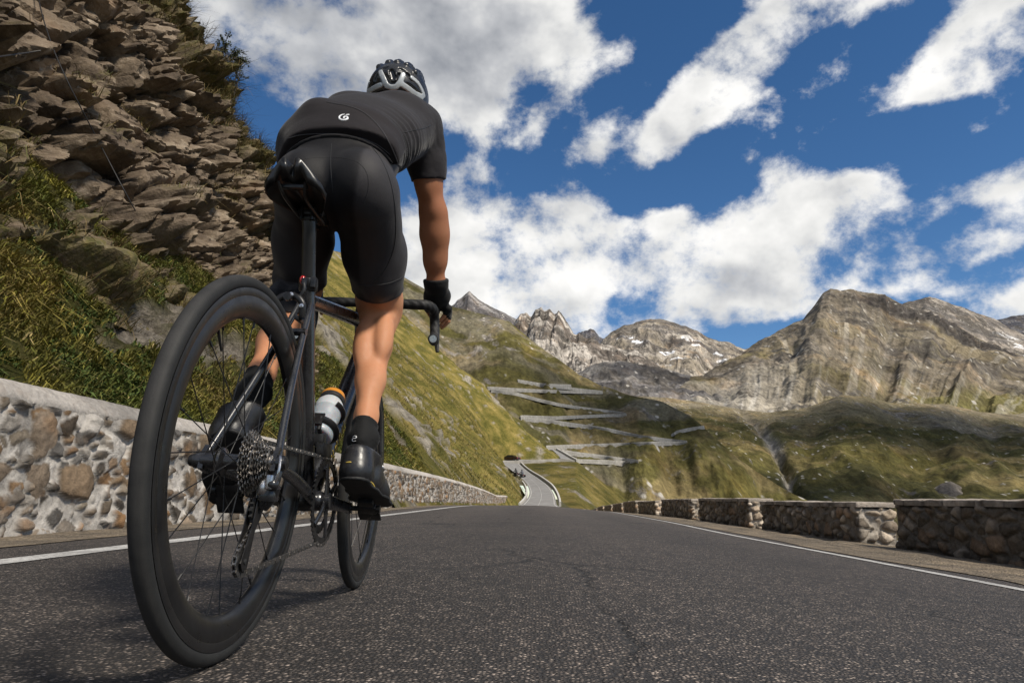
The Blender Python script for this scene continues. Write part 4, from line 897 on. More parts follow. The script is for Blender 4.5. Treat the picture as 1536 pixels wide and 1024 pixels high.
def make_wheel(parent, name, yc, rear, R=None):
    """wheel about its own axle: rim is the part; tyre, spokes, hub are its pieces"""
    mb = MB(); prof = [(.3125, .0095), (.3175, .0128), (.314, .0130), (.304, .0131), (.303, .0126), (.296, .0138), (.286, .0142), (.274, .0115), (.265, .0068), (.2615, .003)]
    full = prof + [(r, -x) for r, x in reversed(prof)]
    mb.lathe(full, (0, 0, 0), (1, 0, 0), 120, closed=True)
    w = mb.build(name, M_satin, parent, sharp=35); w.location = (0, yc, AX)
    if R is not None: w.rotation_euler = R
    mb = MB(); a = np.linspace(-2.45, 2.45, 25); pr = [(RW + (RT - .0006 * (abs(q) < .5)) * math.cos(q), (RT + .0002) * math.sin(q)) for q in a]
    mb.lathe(pr, (0, 0, 0), (1, 0, 0), 160); mb.build('tyre', M_tyre, w, sharp=None)
    mb = MB(); n = 24 if rear else 20; fl = ((-.033, .022), (.018, .024)) if rear else ((-.035, .018), (.035, .018))
    for k in range(n):
        a = 2 * np.pi * k / n; sd = k % 2; x, rf = fl[sd]; b = a + (.95 if (k // 2) % 2 else -.95) * (1 if rear else .0)
        mb.tube([(x, rf * math.cos(b), rf * math.sin(b)), (0.004 * (1 if sd else -1), .263 * math.cos(a), .263 * math.sin(a))], .00115, 6, sx=.8)
        mb.tube([(.0042 * (1 if sd else -1), .25 * math.cos(a), .25 * math.sin(a)), (0.003 * (1 if sd else -1), .265 * math.cos(a), .265 * math.sin(a))], .0021, 6)
    mb.build('spokes', M_dark, w)
    mb = MB()
    if rear: mb.lathe([(.005, -.073), (.013, -.068), (.016, -.052), (.017, -.042), (.024, -.037), (.026, -.033), (.0245, -.029), (.015, -.024), (.0135, 0), (.016, .010), (.027, .015), (.028, .018), (.026, .022), (.017, .024), (.017, .052), (.012, .060), (.012, .066), (.005, .070)], (0, 0, 0), (1, 0, 0), 28)
    else: mb.lathe([(.004, -.052), (.012, -.05), (.014, -.04), (.022, -.037), (.022, -.033), (.012, -.028), (.011, 0), (.012, .028), (.022, .033), (.022, .037), (.014, .04), (.012, .05), (.004, .052)], (0, 0, 0), (1, 0, 0), 24)
    mb.build('hub', M_carbon, w)
    mb = MB(); v = 2.2; mb.rod((0, .262 * math.cos(v), .262 * math.sin(v)), (0, .222 * math.cos(v), .222 * math.sin(v)), .003, .0022, 8); mb.build('valve', M_dark, w)
    return w

if want('bike'):
    bk = empty('road_bicycle', BLOC, (0, LEAN, BIKE_TURN)); tag(bk, 'black carbon road bicycle with deep rims ridden along the road', 'bicycle')
    # --- frame
    mb = MB()
    def taper(a, b, r0, r1, s0=1., s1=1., n=9, up=None, bow=None, seg=16):
        t = np.linspace(0, 1, n)[:, None]; P = np.asarray(a) * (1 - t) + np.asarray(b) * t
        if bow is not None: P = P + np.asarray(bow) * np.sin(np.pi * t)
        mb.tube(P, r0 + (r1 - r0) * t[:, 0], seg, s0 + (s1 - s0) * t[:, 0], up)
    ydir = np.array([0, 1., 0])
    taper(BB + [0, .004, .02], CLUST + (SEAT - CLUST) * .06, .024, .0215, .80, .72, up=ydir)         # seat tube
    dt0, dt1 = BB + [0, .012, .012], HT0 + [0, -.008, .030]
    taper(dt0, dt1, .031, .028, .95, .92, up=np.cross([1, 0, 0], dt1 - dt0))                          # down tube
    tt0, tt1 = CLUST + [0, .012, -.012], HT1 + [0, -.008, -.022]
    taper(tt0, tt1, .0165, .022, 1.05, .95, up=np.array([0, 0, 1.]))                                  # top tube
    mb.tube([HT0 - STEER * .004, HT0 + STEER * .01, (HT0 + HT1) / 2, HT1 - STEER * .01, HT1], [.027, .0265, .0225, .0225, .023], 20)
    mb.lathe([(.002, -.043), (.020, -.043), (.023, -.038), (.024, -.02), (.026, 0), (.024, .02), (.023, .038), (.020, .043), (.002, .043)], BB, (1, 0, 0), 24)
    for s in (-1, 1):
        D = np.array([s * .066, .004, AX])
        taper(D + [0, .006, .012], CLUST + [s * .0135, -.012, -.028], .0095, .0092, .78, .70, up=ydir, bow=np.array([s * -.004, 0, 0]), n=11)   # seat stay
        taper(D + [0, .010, -.006], BB + [s * .026, -.022, .004], .0115, .0165, .75, .62, up=np.array([0, 0, 1.]), bow=np.array([s * .002, 0, .004]), n=11)   # chain stay
        mb.prism([(-.018, -.014), (.014, -.022), (.026, -.004), (.020, .022), (.004, .030), (-.012, .014)], -.0045, .0045, D, (0, 1, 0), (0, 0, 1), (1, 0, 0))
        mb.lathe([(.001, -.013), (.013, -.012), (.0145, -.008), (.0145, 0), (.013, .006)], D + [s * .006, -.002, 0], (-s, 0, 0), 20)
    mb.rod(CLUST + [-.030, -.075, -.108], CLUST + [.030, -.075, -.108], .0085, n=12)                 # brake bridge
    frame = mb.build('frame', M_carbon, bk, sharp=50)
    # lettering strokes along the down tube and a thin line on the seat stays
    dd = (dt1 - dt0) / np.linalg.norm(dt1 - dt0); nn_ = np.cross([1, 0, 0], dd)
    for sgn in (-1, 1):
        mb = MB()
        for k in range(9):
            q = dt0 + dd * (.10 + .019 * k + .004 * (k % 2)); h = .013 + .004 * ((k * 7) % 3 - 1)
            mb.rod(q + np.array([sgn * .0287, 0, 0]) - nn_ * h * .9, q + np.array([sgn * .0287, 0, 0]) + nn_ * h * .9 + dd * .004, .0013, n=6)
            if k % 3 != 1: mb.rod(q + np.array([sgn * .0288, 0, 0]) + nn_ * h * (.6 if k % 2 else -.6), q + dd * .012 + np.array([sgn * .0288, 0, 0]) + nn_ * h * (.6 if k % 2 else -.6), .0012, n=6)
        mb.build('frame_lettering', M_yellow, frame)
    # --- seat post, clamp light, saddle
    mb = MB(); ax = (SEAT - CLUST) / np.linalg.norm(SEAT - CLUST)
    mb.tube([CLUST - ax * .04, SEAT - ax * .03, SEAT - ax * .012, SEAT], [.0155, .0155, .0165, .0150], 22)
    mb.build('seat_post', M_satin, bk)
    mb = MB(); mb.tube([CLUST + ax * .006, CLUST + ax * .010, CLUST + ax * .034, CLUST + ax * .038], [.0195, .0215, .0215, .0195], 22)
    mb.box(CLUST + ax * .022 + [0, -.024, 0], (.014, .012, .020), .003); mb.box(CLUST + ax * .024 + [.016, -.014, 0], (.012, .014, .026), .002)
    cl = mb.build('seat_clamp', M_dark, bk)
    mb = MB(); mb.ball(CLUST + ax * .026 + [-.0055, -.0245, 0], (.0075, .0075, .0105), 16, 10); mb.build('rear_reflector', M_red, cl)
    SZ = SEAT[2] + .050
    ny, ns = 46, 41; yy = np.linspace(0, 1, ny); ss = np.linspace(-1, 1, ns)
    def sad(y, s, under):
        wv = .93 * np.interp(y, [0, .04, .12, .25, .42, .6, .8, .95, 1], [.040, .058, .069, .069, .052, .030, .021, .018, .010])
        L = .272; X = wv * s; notch = .022 * np.exp(-(s / .20) ** 2) * np.exp(-y / .08)
        Y = .075 + L * y + notch + .014 * s * s * np.exp(-y / .07)
        droop = np.interp(y, [0, .25, .5, 1], [.036, .034, .030, .022])
        Z = SZ - droop * np.abs(s) ** 3.2 + .012 * (1 - s * s) * 0 - .005 * np.exp(-(s / .14) ** 2) * np.interp(y, [0, .1, .8, 1], [1, 1, .7, 0]) + .016 * np.exp(-y / .12) - .006 * y
        lobes = .006 * np.exp(-((np.abs(s) - .5) / .25) ** 2) * np.exp(-y / .25); Z = Z + lobes
        if under:
            Z = Z - .015 - .010 * (1 - s * s); X = X * .965; Y = Y + .004 * (1 - y) - .006 * y
        return np.stack([X, Y, Z], -1)
    A, B = np.meshgrid(yy, ss, indexing='ij'); top = sad(A, B, False).reshape(-1, 3); bot = sad(A, B, True).reshape(-1, 3)
    F = gridF(ny, ns); Ft = F.tolist() + (F[:, ::-1] + ny * ns).tolist(); off = ny * ns
    rim = [i * ns for i in range(ny)] + [(ny - 1) * ns + j for j in range(1, ns)] + [i * ns + ns - 1 for i in range(ny - 2, -1, -1)] + [j for j in range(ns - 2, 0, -1)]
    for a, b in zip(rim, rim[1:] + rim[:1]): Ft.append([b, a, a + off, b + off])
    mb = MB(); mb.add(np.concatenate([top, bot]), Ft); saddle = mb.build('saddle', M_satin, bk, sharp=None)
    for s in (-1, 1):
        mb = MB(); mb.tube(spline([(s * .030, .098, SZ - .026), (s * .024, .118, SZ - .045), (s * .022, .15, SZ - .052), (s * .022, .25, SZ - .052), (s * .018, .29, SZ - .046), (s * .010, .335, SZ - .022)], 30), .0036, 8); mb.build('rail', M_dark, saddle)
    mb = MB(); mb.box((0, .118, SZ - .030), (.060, .014, .010), .004); mb.build('rail_bridge', M_dark, saddle)
    mb = MB(); mb.box(SEAT + [0, 0, .004], (.046, .038, .014), .004); mb.box(SEAT + [0, 0, -.008], (.034, .034, .012), .004)
    for s in (-1, 1):
        mb.rod(SEAT + [s * .012, -.020, -.016], SEAT + [s * .012, -.020, .016], .0035, n=10); mb.lathe([(.001, 0), (.0055, 0), (.0055, .005), (.001, .005)], SEAT + [s * .026, -.004, .004], (s, 0, 0), 14)
    mb.build('saddle_clamp', M_dark, saddle)
    # --- wheels
    rw_ = make_wheel(bk, 'wheel', 0, True)
    ST = rad(3.5); fw_ = make_wheel(bk, 'wheel', WB, False, R=(0, 0, ST))
    mb = MB(); rad_ = [.0575, .0535, .0495, .0455, .042, .0385, .0355, .0325, .030, .0275, .025]
    for k, r in enumerate(rad_):
        x = .0195 + k * .0036; N = int(round(2 * np.pi * r / .0127)); annulus(mb, gear(N, r, .0026, k * .13), r * .62 if k < 6 else .017, x, x + .0017, np.zeros(3))
        if k: mb.lathe([(rad_[k] * .64, x - .002), (rad_[k] * .80, x - .002), (rad_[k] * .80, x), (rad_[k] * .64, x)], (0, 0, 0), (1, 0, 0), 20, closed=True)
        for q in range(5):
            a = q * 2 * np.pi / 5 + k * .2; mb.rod((x + .0008, .015 * math.cos(a), .015 * math.sin(a)), (x + .0008, r * .7 * math.cos(a), r * .7 * math.sin(a)), .0012, n=6)
    mb.lathe([(.004, .062), (.016, .0625), (.0165, .060), (.016, .058)], (0, 0, 0), (1, 0, 0), 20)
    mb.build('cassette', M_steel, rw_, sharp=30)
    # quick release
    mb = MB(); mb.lathe([(.001, -.092), (.010, -.091), (.0115, -.086), (.0115, -.079), (.008, -.076)], (0, 0, AX), (1, 0, 0), 18)
    mb.tube([(-.086, 0, AX), (-.094, .020, AX - .006), (-.092, .052, AX - .012)], [.006, .0055, .004], 10, sx=.6)
    mb.build('quick_release', M_dark, bk); mb = MB(); mb.lathe([(.001, .088), (.010, .087), (.011, .081), (.009, .077)], (0, 0, AX), (1, 0, 0), 18); mb.build('axle_nut', M_dark, bk)
    # --- crankset
    mb = MB(); cx = .046
    annulus(mb, gear(50, .1005, .0032), .083, cx, cx + .0032, BB); annulus(mb, gear(36, .0725, .003), .056, cx - .008, cx - .0055, BB)
    ringm = mb.build('chainring', M_dark, bk, sharp=30)
    def crank(side, P):
        mb = MB(); x0, x1 = side * .050, side * .066; d = (P - BB) / np.linalg.norm(P - BB)
        mb.lathe([(.001, side * .03), (.017, side * .03), (.019, side * .046), (.018, side * .062), (.010, side * .064), (.001, side * .064)], BB, (1, 0, 0), 20)
        t = np.linspace(0, 1, 9)
        mb.tube([BB + (P - BB) * q + [x0 + (x1 - x0) * q, 0, 0] for q in t], np.interp(t, [0, .15, .5, .9, 1], [.019, .019, .0155, .0135, .0135]), 14, sx=np.interp(t, [0, 1], [.55, .5]), up=np.cross(d, [1, 0, 0]))
        mb.lathe([(.001, side * .057), (.0135, side * .058), (.0145, side * .063), (.0135, side * .072), (.001, side * .073)], P, (1, 0, 0), 18)
        if side > 0:
            for q in (.55, 1.75, 3.9, 5.1):
                a = CRANK - np.pi / 2 + q; e = np.array([0, math.cos(a), math.sin(a)])
                mb.tube([BB + [.050, 0, 0], BB + [.051, 0, 0] + e * .05, BB + [.049, 0, 0] + e * .086], [.013, .009, .008], 10, sx=.4, up=np.cross(e, [1, 0, 0]))
        return mb.build('crank_arm', M_carbon, bk, sharp=40)
    crank(1, PR); crank(-1, PL)
    def pedal(side, P, pitch):
        mb = MB(); M = np.array(Euler((pitch, 0, 0)).to_matrix())
        mb.rod((side * .070, P[1], P[2]), (side * .092, P[1], P[2]), .0065, n=12)
        mb.box(P + [side * .112, 0, 0], (.050, .034, .016), .005, M); mb.box(P + [side * .113, .036 * math.cos(pitch), .036 * math.sin(pitch)], (.058, .040, .008), .003, M); mb.box(P + [side * .113, -.030 * math.cos(pitch), -.030 * math.sin(pitch)], (.040, .026, .014), .004, M)
        mb.lathe([(.001, side * .136), (.009, side * .137), (.010, side * .146), (.001, side * .147)], P, (1, 0, 0), 14)
        return mb.build('pedal', M_dark, bk)
    PITR, PITL = rad(-30), rad(-58)
    pedal(1, PR, PITR); pedal(-1, PL, PITL)
    # --- chain and derailleurs
    UPJ, LOJ = np.array([.036, .006, .255]), np.array([.034, -.030, .170])
    cogr = .040; xch = .0335; cr = .1005
    pts = []
    top_a = np.array([xch, 0, AX]) + cogr * np.array([0, -.12, .99]); top_b = BB + [cx + .001, 0, 0] + cr * np.array([0, -.17, .985])
    arc = [BB + [cx + .0015, 0, 0] + cr * np.array([0, math.cos(a), math.sin(a)]) for a in np.linspace(rad(100), rad(-112), 46)]
    back = [np.array([xch, 0, AX]) + cogr * np.array([0, math.cos(a), math.sin(a)]) for a in np.linspace(rad(97), rad(300), 20)]
    low = LOJ + [0, -.004, -.0235]
    path = [arc[0]] + arc[1:] + [low + [0, .004, 0]] + [LOJ + .0235 * np.array([0, math.cos(a), math.sin(a)]) for a in np.linspace(rad(-105), rad(-250), 7)] + [UPJ + .0235 * np.array([0, math.cos(a), math.sin(a)]) for a in np.linspace(rad(-50), rad(60), 6)] + back[::-1]
    path = np.array(path + [arc[0]]); sl = np.concatenate([[0], np.cumsum(np.linalg.norm(np.diff(path, axis=0), axis=1))]); N = int(sl[-1] / .0127)
    Q = np.stack([np.interp(np.linspace(0, sl[-1], N, endpoint=False), sl, path[:, i]) for i in range(3)], -1)
    mb = MB()
    for k in range(N):
        a, b = Q[k], Q[(k + 1) % N]; d = (b - a) / (np.linalg.norm(b - a) + 1e-9); up = np.cross(d, [1, 0, 0]); up /= np.linalg.norm(up); wd = .0030 if k % 2 else .0019
        M = np.stack([[1, 0, 0], d, up], 1)
        for s in (-1, 1): mb.box((a + b) / 2 + [s * wd, 0, 0], (.0010, .0172, .0078), 0, M)
        mb.rod(a - [.003, 0, 0], a + [.003, 0, 0], .0036, n=8)
    mb.build('chain', M_steel, bk, smooth=False)
    mb = MB()
    mb.tube([(.070, .002, AX - .006), (.072, -.006, AX - .030), (.068, -.002, AX - .046)], [.010, .0095, .008], 12, sx=.6)
    mb.tube([(.070, -.002, AX - .040), (.060, .004, AX - .060), (.047, .008, AX - .076)], [.013, .015, .014], 14, sx=.9)
    mb.box((.060, .002, AX - .058), (.030, .030, .022), .006); mb.ball((.070, -.012, AX - .038), (.011, .012, .011))
    rd = mb.build('rear_derailleur', M_carbon, bk)
    mb = MB()
    for dx in (-.0075, .0075):
        o = UPJ + [dx, 0, 0]; e = LOJ - UPJ; L = np.linalg.norm(e); e = e / L; f = np.cross([1, 0, 0], e)
        out = [(-.018, -.011), (-.010, -.018), (L * .4, -.010), (L + .008, -.016), (L + .017, 0), (L + .008, .016), (L * .4, .006), (-.010, .017), (-.018, .010)]
        mb.prism(out, -.0009, .0009, o, e, f, (1, 0, 0))
    mb.build('derailleur_cage', M_dark, rd, smooth=False)
    for c in (UPJ, LOJ):
        mb = MB(); annulus(mb, gear(11, .021, .003), .006, c[0] - .003, c[0] + .003, c); mb.lathe([(.001, -.011), (.005, -.010), (.005, .010), (.001, .011)], c, (1, 0, 0), 12)
        mb.build('jockey_wheel', M_rubber, rd, sharp=30)
    mb = MB(); mb.tube(spline([(.064, .020, AX + .010), (.076, -.006, AX + .012), (.081, -.020, AX - .010), (.076, -.018, AX - .034), (.070, -.012, AX - .040)], 24), .0026, 8); mb.build('gear_cable', M_alloy, rd)
    mb = MB(); mb.box((.066, -.014, AX - .034), (.012, .016, .026), .003); mb.ball((.052, -.006, AX - .044), (.010, .012, .016)); mb.build('parallelogram', M_alloy, rd)
    mb = MB(); fd = BB + [.044, -.03, .118]
    mb.box(fd + [.007, .0, 0], (.0022, .075, .030), .001); mb.box(fd + [-.007, .0, 0], (.0022, .075, .030), .001); mb.box(fd + [0, -.036, 0], (.016, .004, .022), .001); mb.box(fd + [-.022, .012, .024], (.036, .026, .026), .006); mb.rod(fd + [-.030, .010, .02], fd + [-.040, .012, .0], .008, n=10)
    mb.build('front_derailleur', M_dark, bk)
    # --- brakes
    def caliper(parent, c, yb, name='brake_caliper'):
        mb = MB(); c = np.asarray(c, float)
        for s in (-1, 1):
            mb.tube(spline([c + [s * -.010, yb * .010, .010], c + [s * .016, yb * .014, .006], c + [s * .031, yb * .014, -.012], c + [s * .030, yb * .010, -.038]], 14), np.linspace(.0085, .0065, 14), 10, sx=.8)
            mb.box(c + [s * .0215, 0, -.040], (.008, .046, .011), .003); mb.rod(c + [s * .032, yb * .010, -.038], c + [s * .020, yb * .004, -.040], .005, n=10)
        mb.lathe([(.001, 0), (.009, 0), (.009, .012), (.001, .013)], c + [0, yb * .016, .004], (0, yb, 0), 14)
        mb.tube(spline([c + [.020, yb * .012, .004], c + [.030, yb * .012, .024], c + [.026, yb * .010, .044]], 8), .004, 8); mb.rod(c + [.026, yb * .01, .036], c + [.026, yb * .01, .050], .0055, n=10)
        b = mb.build(name, M_dark, parent)
        for q in ((.030, .016, -.014), (-.030, .016, -.014), (.006, .018, .010)):
            mb = MB(); mb.lathe([(.001, 0), (.0048, 0), (.0048, .004), (.001, .005)], c + [q[0], yb * q[1], q[2]], (0, yb, 0), 10)
            mb.build('bolt', M_alloy, b)
        return b
    caliper(bk, CLUST + [0, -.105, -.082 + .035], -1)
    # --- fork, front brake, cockpit (turned with the steering)
    def steer(P):
        P = np.asarray(P, float); k = STEER; d = P - HT0; c, s = math.cos(ST), math.sin(ST)
        return HT0 + d * c + np.cross(np.broadcast_to(k, d.shape), d) * s + k * (d @ k)[..., None] * (1 - c)
    mb = MB(); cr_ = HT0 - STEER * .012
    mb.tube([HT0 - STEER * .002, cr_ - STEER * .012, cr_ - STEER * .024], [.026, .025, .020], 16, sx=1.25, up=ydir)
    for s in (-1, 1):
        q = spline([cr_ + [s * .020, 0, .0], cr_ + [s * .038, .004, -.022], cr_ + [s * .043, .022, -.08], (s * .048, WB - .040, .53), (s * .052, WB - .012, .42), (s * .0535, WB, AX + .004)], 24)
        mb.tube(steer(q), np.linspace(.021, .0095, 24), 14, sx=np.linspace(.62, .72, 24), up=ydir)
        mb.lathe([(.001, s * .045), (.012, s * .046), (.012, s * .060), (.008, s * .066), (.001, s * .067)], (0, WB, AX), (1, 0, 0), 16)
    mb.build('fork', M_carbon, bk, sharp=50)
    caliper(bk, steer(cr_ + [0, .030, .012]), 1)
    mb = MB(); TOP = HT1 + STEER * .030; BARC = np.array([0, WB - .098, .895])
    mb.tube([HT1, HT1 + STEER * .024], [.0225, .0195], 18); mb.tube([HT1 + STEER * .010, TOP + STEER * .022], [.018, .018], 18)
    mb.tube(steer(np.array([TOP, TOP * .5 + BARC * .5, BARC + [0, -.012, 0]])), [.0185, .0165, .0185], 16, sx=.95); mb.tube(steer(BARC + np.array([[-.024, 0, 0], [.024, 0, 0]])), .0215, 18)
    mb.build('stem', M_satin, bk)
    mb = MB(); mb.box(steer(BARC + [0, .036, .040]), (.050, .068, .014), .005); mb.box(steer(BARC + [0, .018, .024]), (.014, .030, .020), .003); mb.build('bike_computer', M_rubber, bk)
    HOOD = {}
    half = lambda s: [BARC, BARC + [s * .06, 0, .0], BARC + [s * .150, -.002, -.002], BARC + [s * .183, .004, -.001], BARC + [s * .202, .030, -.002], BARC + [s * .206, .072, -.006], BARC + [s * .208, .098, -.030], BARC + [s * .211, .092, -.072], BARC + [s * .213, .062, -.105], BARC + [s * .215, .012, -.118], BARC + [s * .217, -.042, -.124]]
    mb = MB(); r_ = np.interp(np.linspace(0, 1, 60), [0, .10, .14, 1], [.0150, .0150, .0168, .0165])
    for s in (-1, 1): mb.tube(steer(spline(half(s), 60)), r_, 16)
    bar = mb.build('handlebar', M_tape, bk, sharp=50)
    for s in (-1, 1):
        mb = MB(); mb2 = MB()
        e = steer(np.array(half(s)[-1])); e1 = steer(np.array(half(s)[-2])); d = (e - e1) / np.linalg.norm(e - e1)
        mb.lathe([(.0165, -.002), (.0168, .003), (.0150, .005), (.0120, .005)], e, d, 20); mb2.lathe([(.0120, .003), (.0115, .0048), (.0095, .0048), (.0088, .0035), (.0062, .0035), (.0058, .0048), (.0040, .0048), (.0035, .003), (.0005, .003)], e, d, 20)
        mb.build('bar_end_plug', M_rubber, bar); mb2.build('plug_ring', M_alloy, bar)
    for s in (-1, 1):
        mb = MB(); h = [BARC + [s * .205, .055, -.001], BARC + [s * .207, .090, .004], BARC + [s * .208, .125, .012], BARC + [s * .208, .150, .030], BARC + [s * .208, .158, .046]]
        HOOD[s] = steer(np.array(h)); mb.tube(steer(spline(h, 18)), np.interp(np.linspace(0, 1, 18), [0, .3, .7, 1], [.017, .0185, .018, .012]), 16, sx=.85)
        br = mb.build('brake_hood', M_rubber, bk); mb = MB()
        lv = [BARC + [s * .208, .145, .012], BARC + [s * .210, .160, -.020], BARC + [s * .213, .150, -.065], BARC + [s * .217, .128, -.108], BARC + [s * .221, .112, -.135]]
        mb.tube(steer(spline(lv, 18)), np.interp(np.linspace(0, 1, 18), [0, .6, 1], [.011, .0085, .0060]), 10, sx=.5, up=np.array([1., 0, 0])); mb.build('brake_lever', M_dark, br)
    mb = MB(); mb.tube(spline([steer(BARC + [.05, .012, .002]), steer(BARC + [.035, .065, .005]), steer(BARC + [.010, .060, -.07]), HT0 + [.020, .045, .10], HT0 + [.022, .0, .07], dt1 + [.024, -.03, .0]], 30), .0024, 8)
    mb.build('cable', M_rubber, bk); mb = MB(); mb.tube(spline([steer(BARC + [-.05, .012, .002]), steer(BARC + [-.038, .070, .002]), steer(BARC + [-.020, .062, -.07]), HT0 + [-.022, .05, .10], HT0 + [-.020, .035, .03], HT0 + [-.004, .04, .0]], 30), .0024, 8)
    mb.build('cable', M_rubber, bk)
    # --- bottle cage and bottle
    bo = dt0 + dd * .125 + nn_ * (.030 + .040); 
    if nn_[2] < 0: bo = dt0 + dd * .125 - nn_ * (.030 + .040)
    nn2 = (bo - (dt0 + dd * .125)); nn2 /= np.linalg.norm(nn2); sx_ = np.array([1., 0, 0])
    mb = MB(); ring = lambda t, a0, a1, r, n=20: [bo + dd * t + r * (math.cos(a) * nn2 + math.sin(a) * sx_) for a in np.linspace(a0, a1, n)]
    mb.box(bo + dd * .06 - nn2 * .0405, (.020, .004, .12), .001, np.stack([sx_, nn2, dd], 1))
    for s in (-1, 1):
        mb.tube(ring(.10, s * np.pi, s * .75, .0425), .0042, 8, sx=1.5); mb.tube(ring(.025, s * np.pi, s * .35, .0425), .0050, 8, sx=1.8)
        mb.tube([bo + dd * .004 - nn2 * .04 + sx_ * s * .012, bo - dd * .008 - nn2 * .0 + sx_ * s * .018, bo - dd * .006 + nn2 * .035 + sx_ * s * .012, bo + dd * .03 + nn2 * .043 + sx_ * s * .01], [.004, .005, .006, .005], 8)
    mb.box(bo + dd * .022 + nn2 * .043, (.034, .006, .042), .002, np.stack([sx_, nn2, dd], 1)); mb.build('bottle_cage', M_satin, bk)
    c, s_ = math.cos(BIKE_TURN), math.sin(BIKE_TURN); Rz = np.array([[c, -s_, 0], [s_, c, 0], [0, 0, 1]])
    wp = lambda p: bike_w(p) @ Rz.T + BLOC
    b0 = wp(bo); bz = wp(bo + dd) - b0
    bt = empty('drinks_bottle', b0); bt.rotation_euler = Vector(bz).to_track_quat('Z', 'Y').to_euler(); tag(bt, 'translucent grey drinks bottle with orange cap in the cage on the down tube', 'bottle')
    def bottlemat(t):
        n = t.noise(t.coord('Object'), 25, 4, .6); z = t.sep(t.coord('Object'))[2]
        return {'Base Color': t.mix(t.rng(z, .098, .101), (.34, .37, .40), (.50, .53, .55)), 'Roughness': t.rng(n, .3, .7, .30, .45)}
    M_bottle = material('frosted_plastic', bottlemat, **{'Transmission Weight': .12, 'Subsurface Weight': .35})
    mb = MB(); mb.lathe([(.001, .002), (.030, .0), (.0355, .004), (.0368, .012), (.0368, .052), (.0345, .060), (.0345, .070), (.0368, .078), (.0368, .118), (.0352, .128), (.030, .136), (.030, .142)], (0, 0, 0), (0, 0, 1), 40); mb.build('body', M_bottle, bt, sharp=60)
    mb = MB(); mb.lathe([(.030, .138), (.0338, .139), (.0338, .152), (.0325, .156), (.030, .158)], (0, 0, 0), (0, 0, 1), 40); mb.build('collar', M_rubber, bt)
    M_orange = material('orange_plastic', lambda t: {'Roughness': t.rng(t.noise(t.coord('Object'), 60, 3), .3, .7, .3, .5)}, color=(.55, .22, .022))
    mb = MB(); mb.lathe([(.0335, .153), (.0335, .160), (.031, .168), (.022, .174), (.013, .177), (.011, .190), (.008, .193), (.001, .194)], (0, 0, 0), (0, 0, 1), 40); mb.build('cap', M_orange, bt)
# ------------------------------------------------------------------ rider: blended distance field, meshed as one continuous body; clothes are clipped, slightly larger copies
class Field:
    def __init__(s): s.p = []
    def cap(s, a, b, ra, rb, k=.03, e=None, f=1.0): s.p.append(('c', np.asarray(a, float), np.asarray(b, float), ra, rb, k, None if e is None else np.asarray(e, float) / np.linalg.norm(e), f)); return s
    def chain(s, P, R, k=.03, e=None, f=1.0):
        f = np.broadcast_to(f, (len(P),))
        for i in range(len(P) - 1): s.cap(P[i], P[i + 1], R[i], R[i + 1], k, e, .5 * (f[i] + f[i + 1]))
        return s
    def ell(s, c, r, k=.03, M=None): s.p.append(('e', np.asarray(c, float), np.asarray(r, float), k, np.eye(3) if M is None else np.asarray(M, float))); return s
    def plus(s, *o):
        g = Field(); g.p = list(s.p)
        for q in o: g.p += q.p
        return g
    def bounds(s):
        lo, hi = np.full(3, 9.), np.full(3, -9.)
        for q in s.p:
            if q[0] == 'c':
                r = max(q[3], q[4]) * max(1, q[7])
                for c in (q[1], q[2]): lo = np.minimum(lo, c - r); hi = np.maximum(hi, c + r)
            else: r = max(q[2]); lo = np.minimum(lo, q[1] - r); hi = np.maximum(hi, q[1] + r)
        return lo, hi
    def eval_at(s, P):
        out = np.full(P.shape[:-1], 1.0)
        for q in s.p: out = s._mix(out, s._d(q, P), q[5] if q[0] == 'c' else q[3])
        return out
    @staticmethod
    def _mix(a, b, k):
        h = np.clip(.5 + .5 * (a - b) / k, 0, 1); return a * (1 - h) + b * h - k * h * (1 - h)
    @staticmethod
    def _d(q, P):
        if q[0] == 'c':
            _, a, b, ra, rb, k, e, f = q; pa = P - a; ba = b - a
            if e is not None: pa = pa + ((pa @ e) * (1 / f - 1))[..., None] * e; ba = ba + (ba @ e) * (1 / f - 1) * e
            t = np.clip((pa @ ba) / (ba @ ba + 1e-12), 0, 1); return np.linalg.norm(pa - t[..., None] * ba, axis=-1) - (ra + (rb - ra) * t)
        _, c, r, k, M = q; l = (P - c) @ M; k0 = np.linalg.norm(l / r, axis=-1); k1 = np.linalg.norm(l / (r * r), axis=-1); return k0 * (k0 - 1) / (k1 + 1e-9)
    def grid(s, h, pad, lo=None, hi=None):
        l, u = s.bounds(); l = l - pad; u = u + pad
        if lo is not None: l = np.maximum(l, lo)
        if hi is not None: u = np.minimum(u, hi)
        ax = [np.arange(l[i], u[i] + h, h) for i in range(3)]; F = np.full([len(a) for a in ax], 1.0)
        for q in s.p:
            if q[0] == 'c': r = max(q[3], q[4]) * max(1, q[7]) + .09; a, b = np.minimum(q[1], q[2]) - r, np.maximum(q[1], q[2]) + r; k = q[5]
            else: r = max(q[2]) + .09; a, b = q[1] - r, q[1] + r; k = q[3]
            sl = tuple(slice(int(np.searchsorted(ax[i], a[i])), int(np.searchsorted(ax[i], b[i]))) for i in range(3))
            if any(x.stop <= x.start for x in sl): continue
            G = np.stack(np.meshgrid(*[ax[i][sl[i]] for i in range(3)], indexing='ij'), -1); F[sl] = s._mix(F[sl], s._d(q, G), k)
        return F, ax
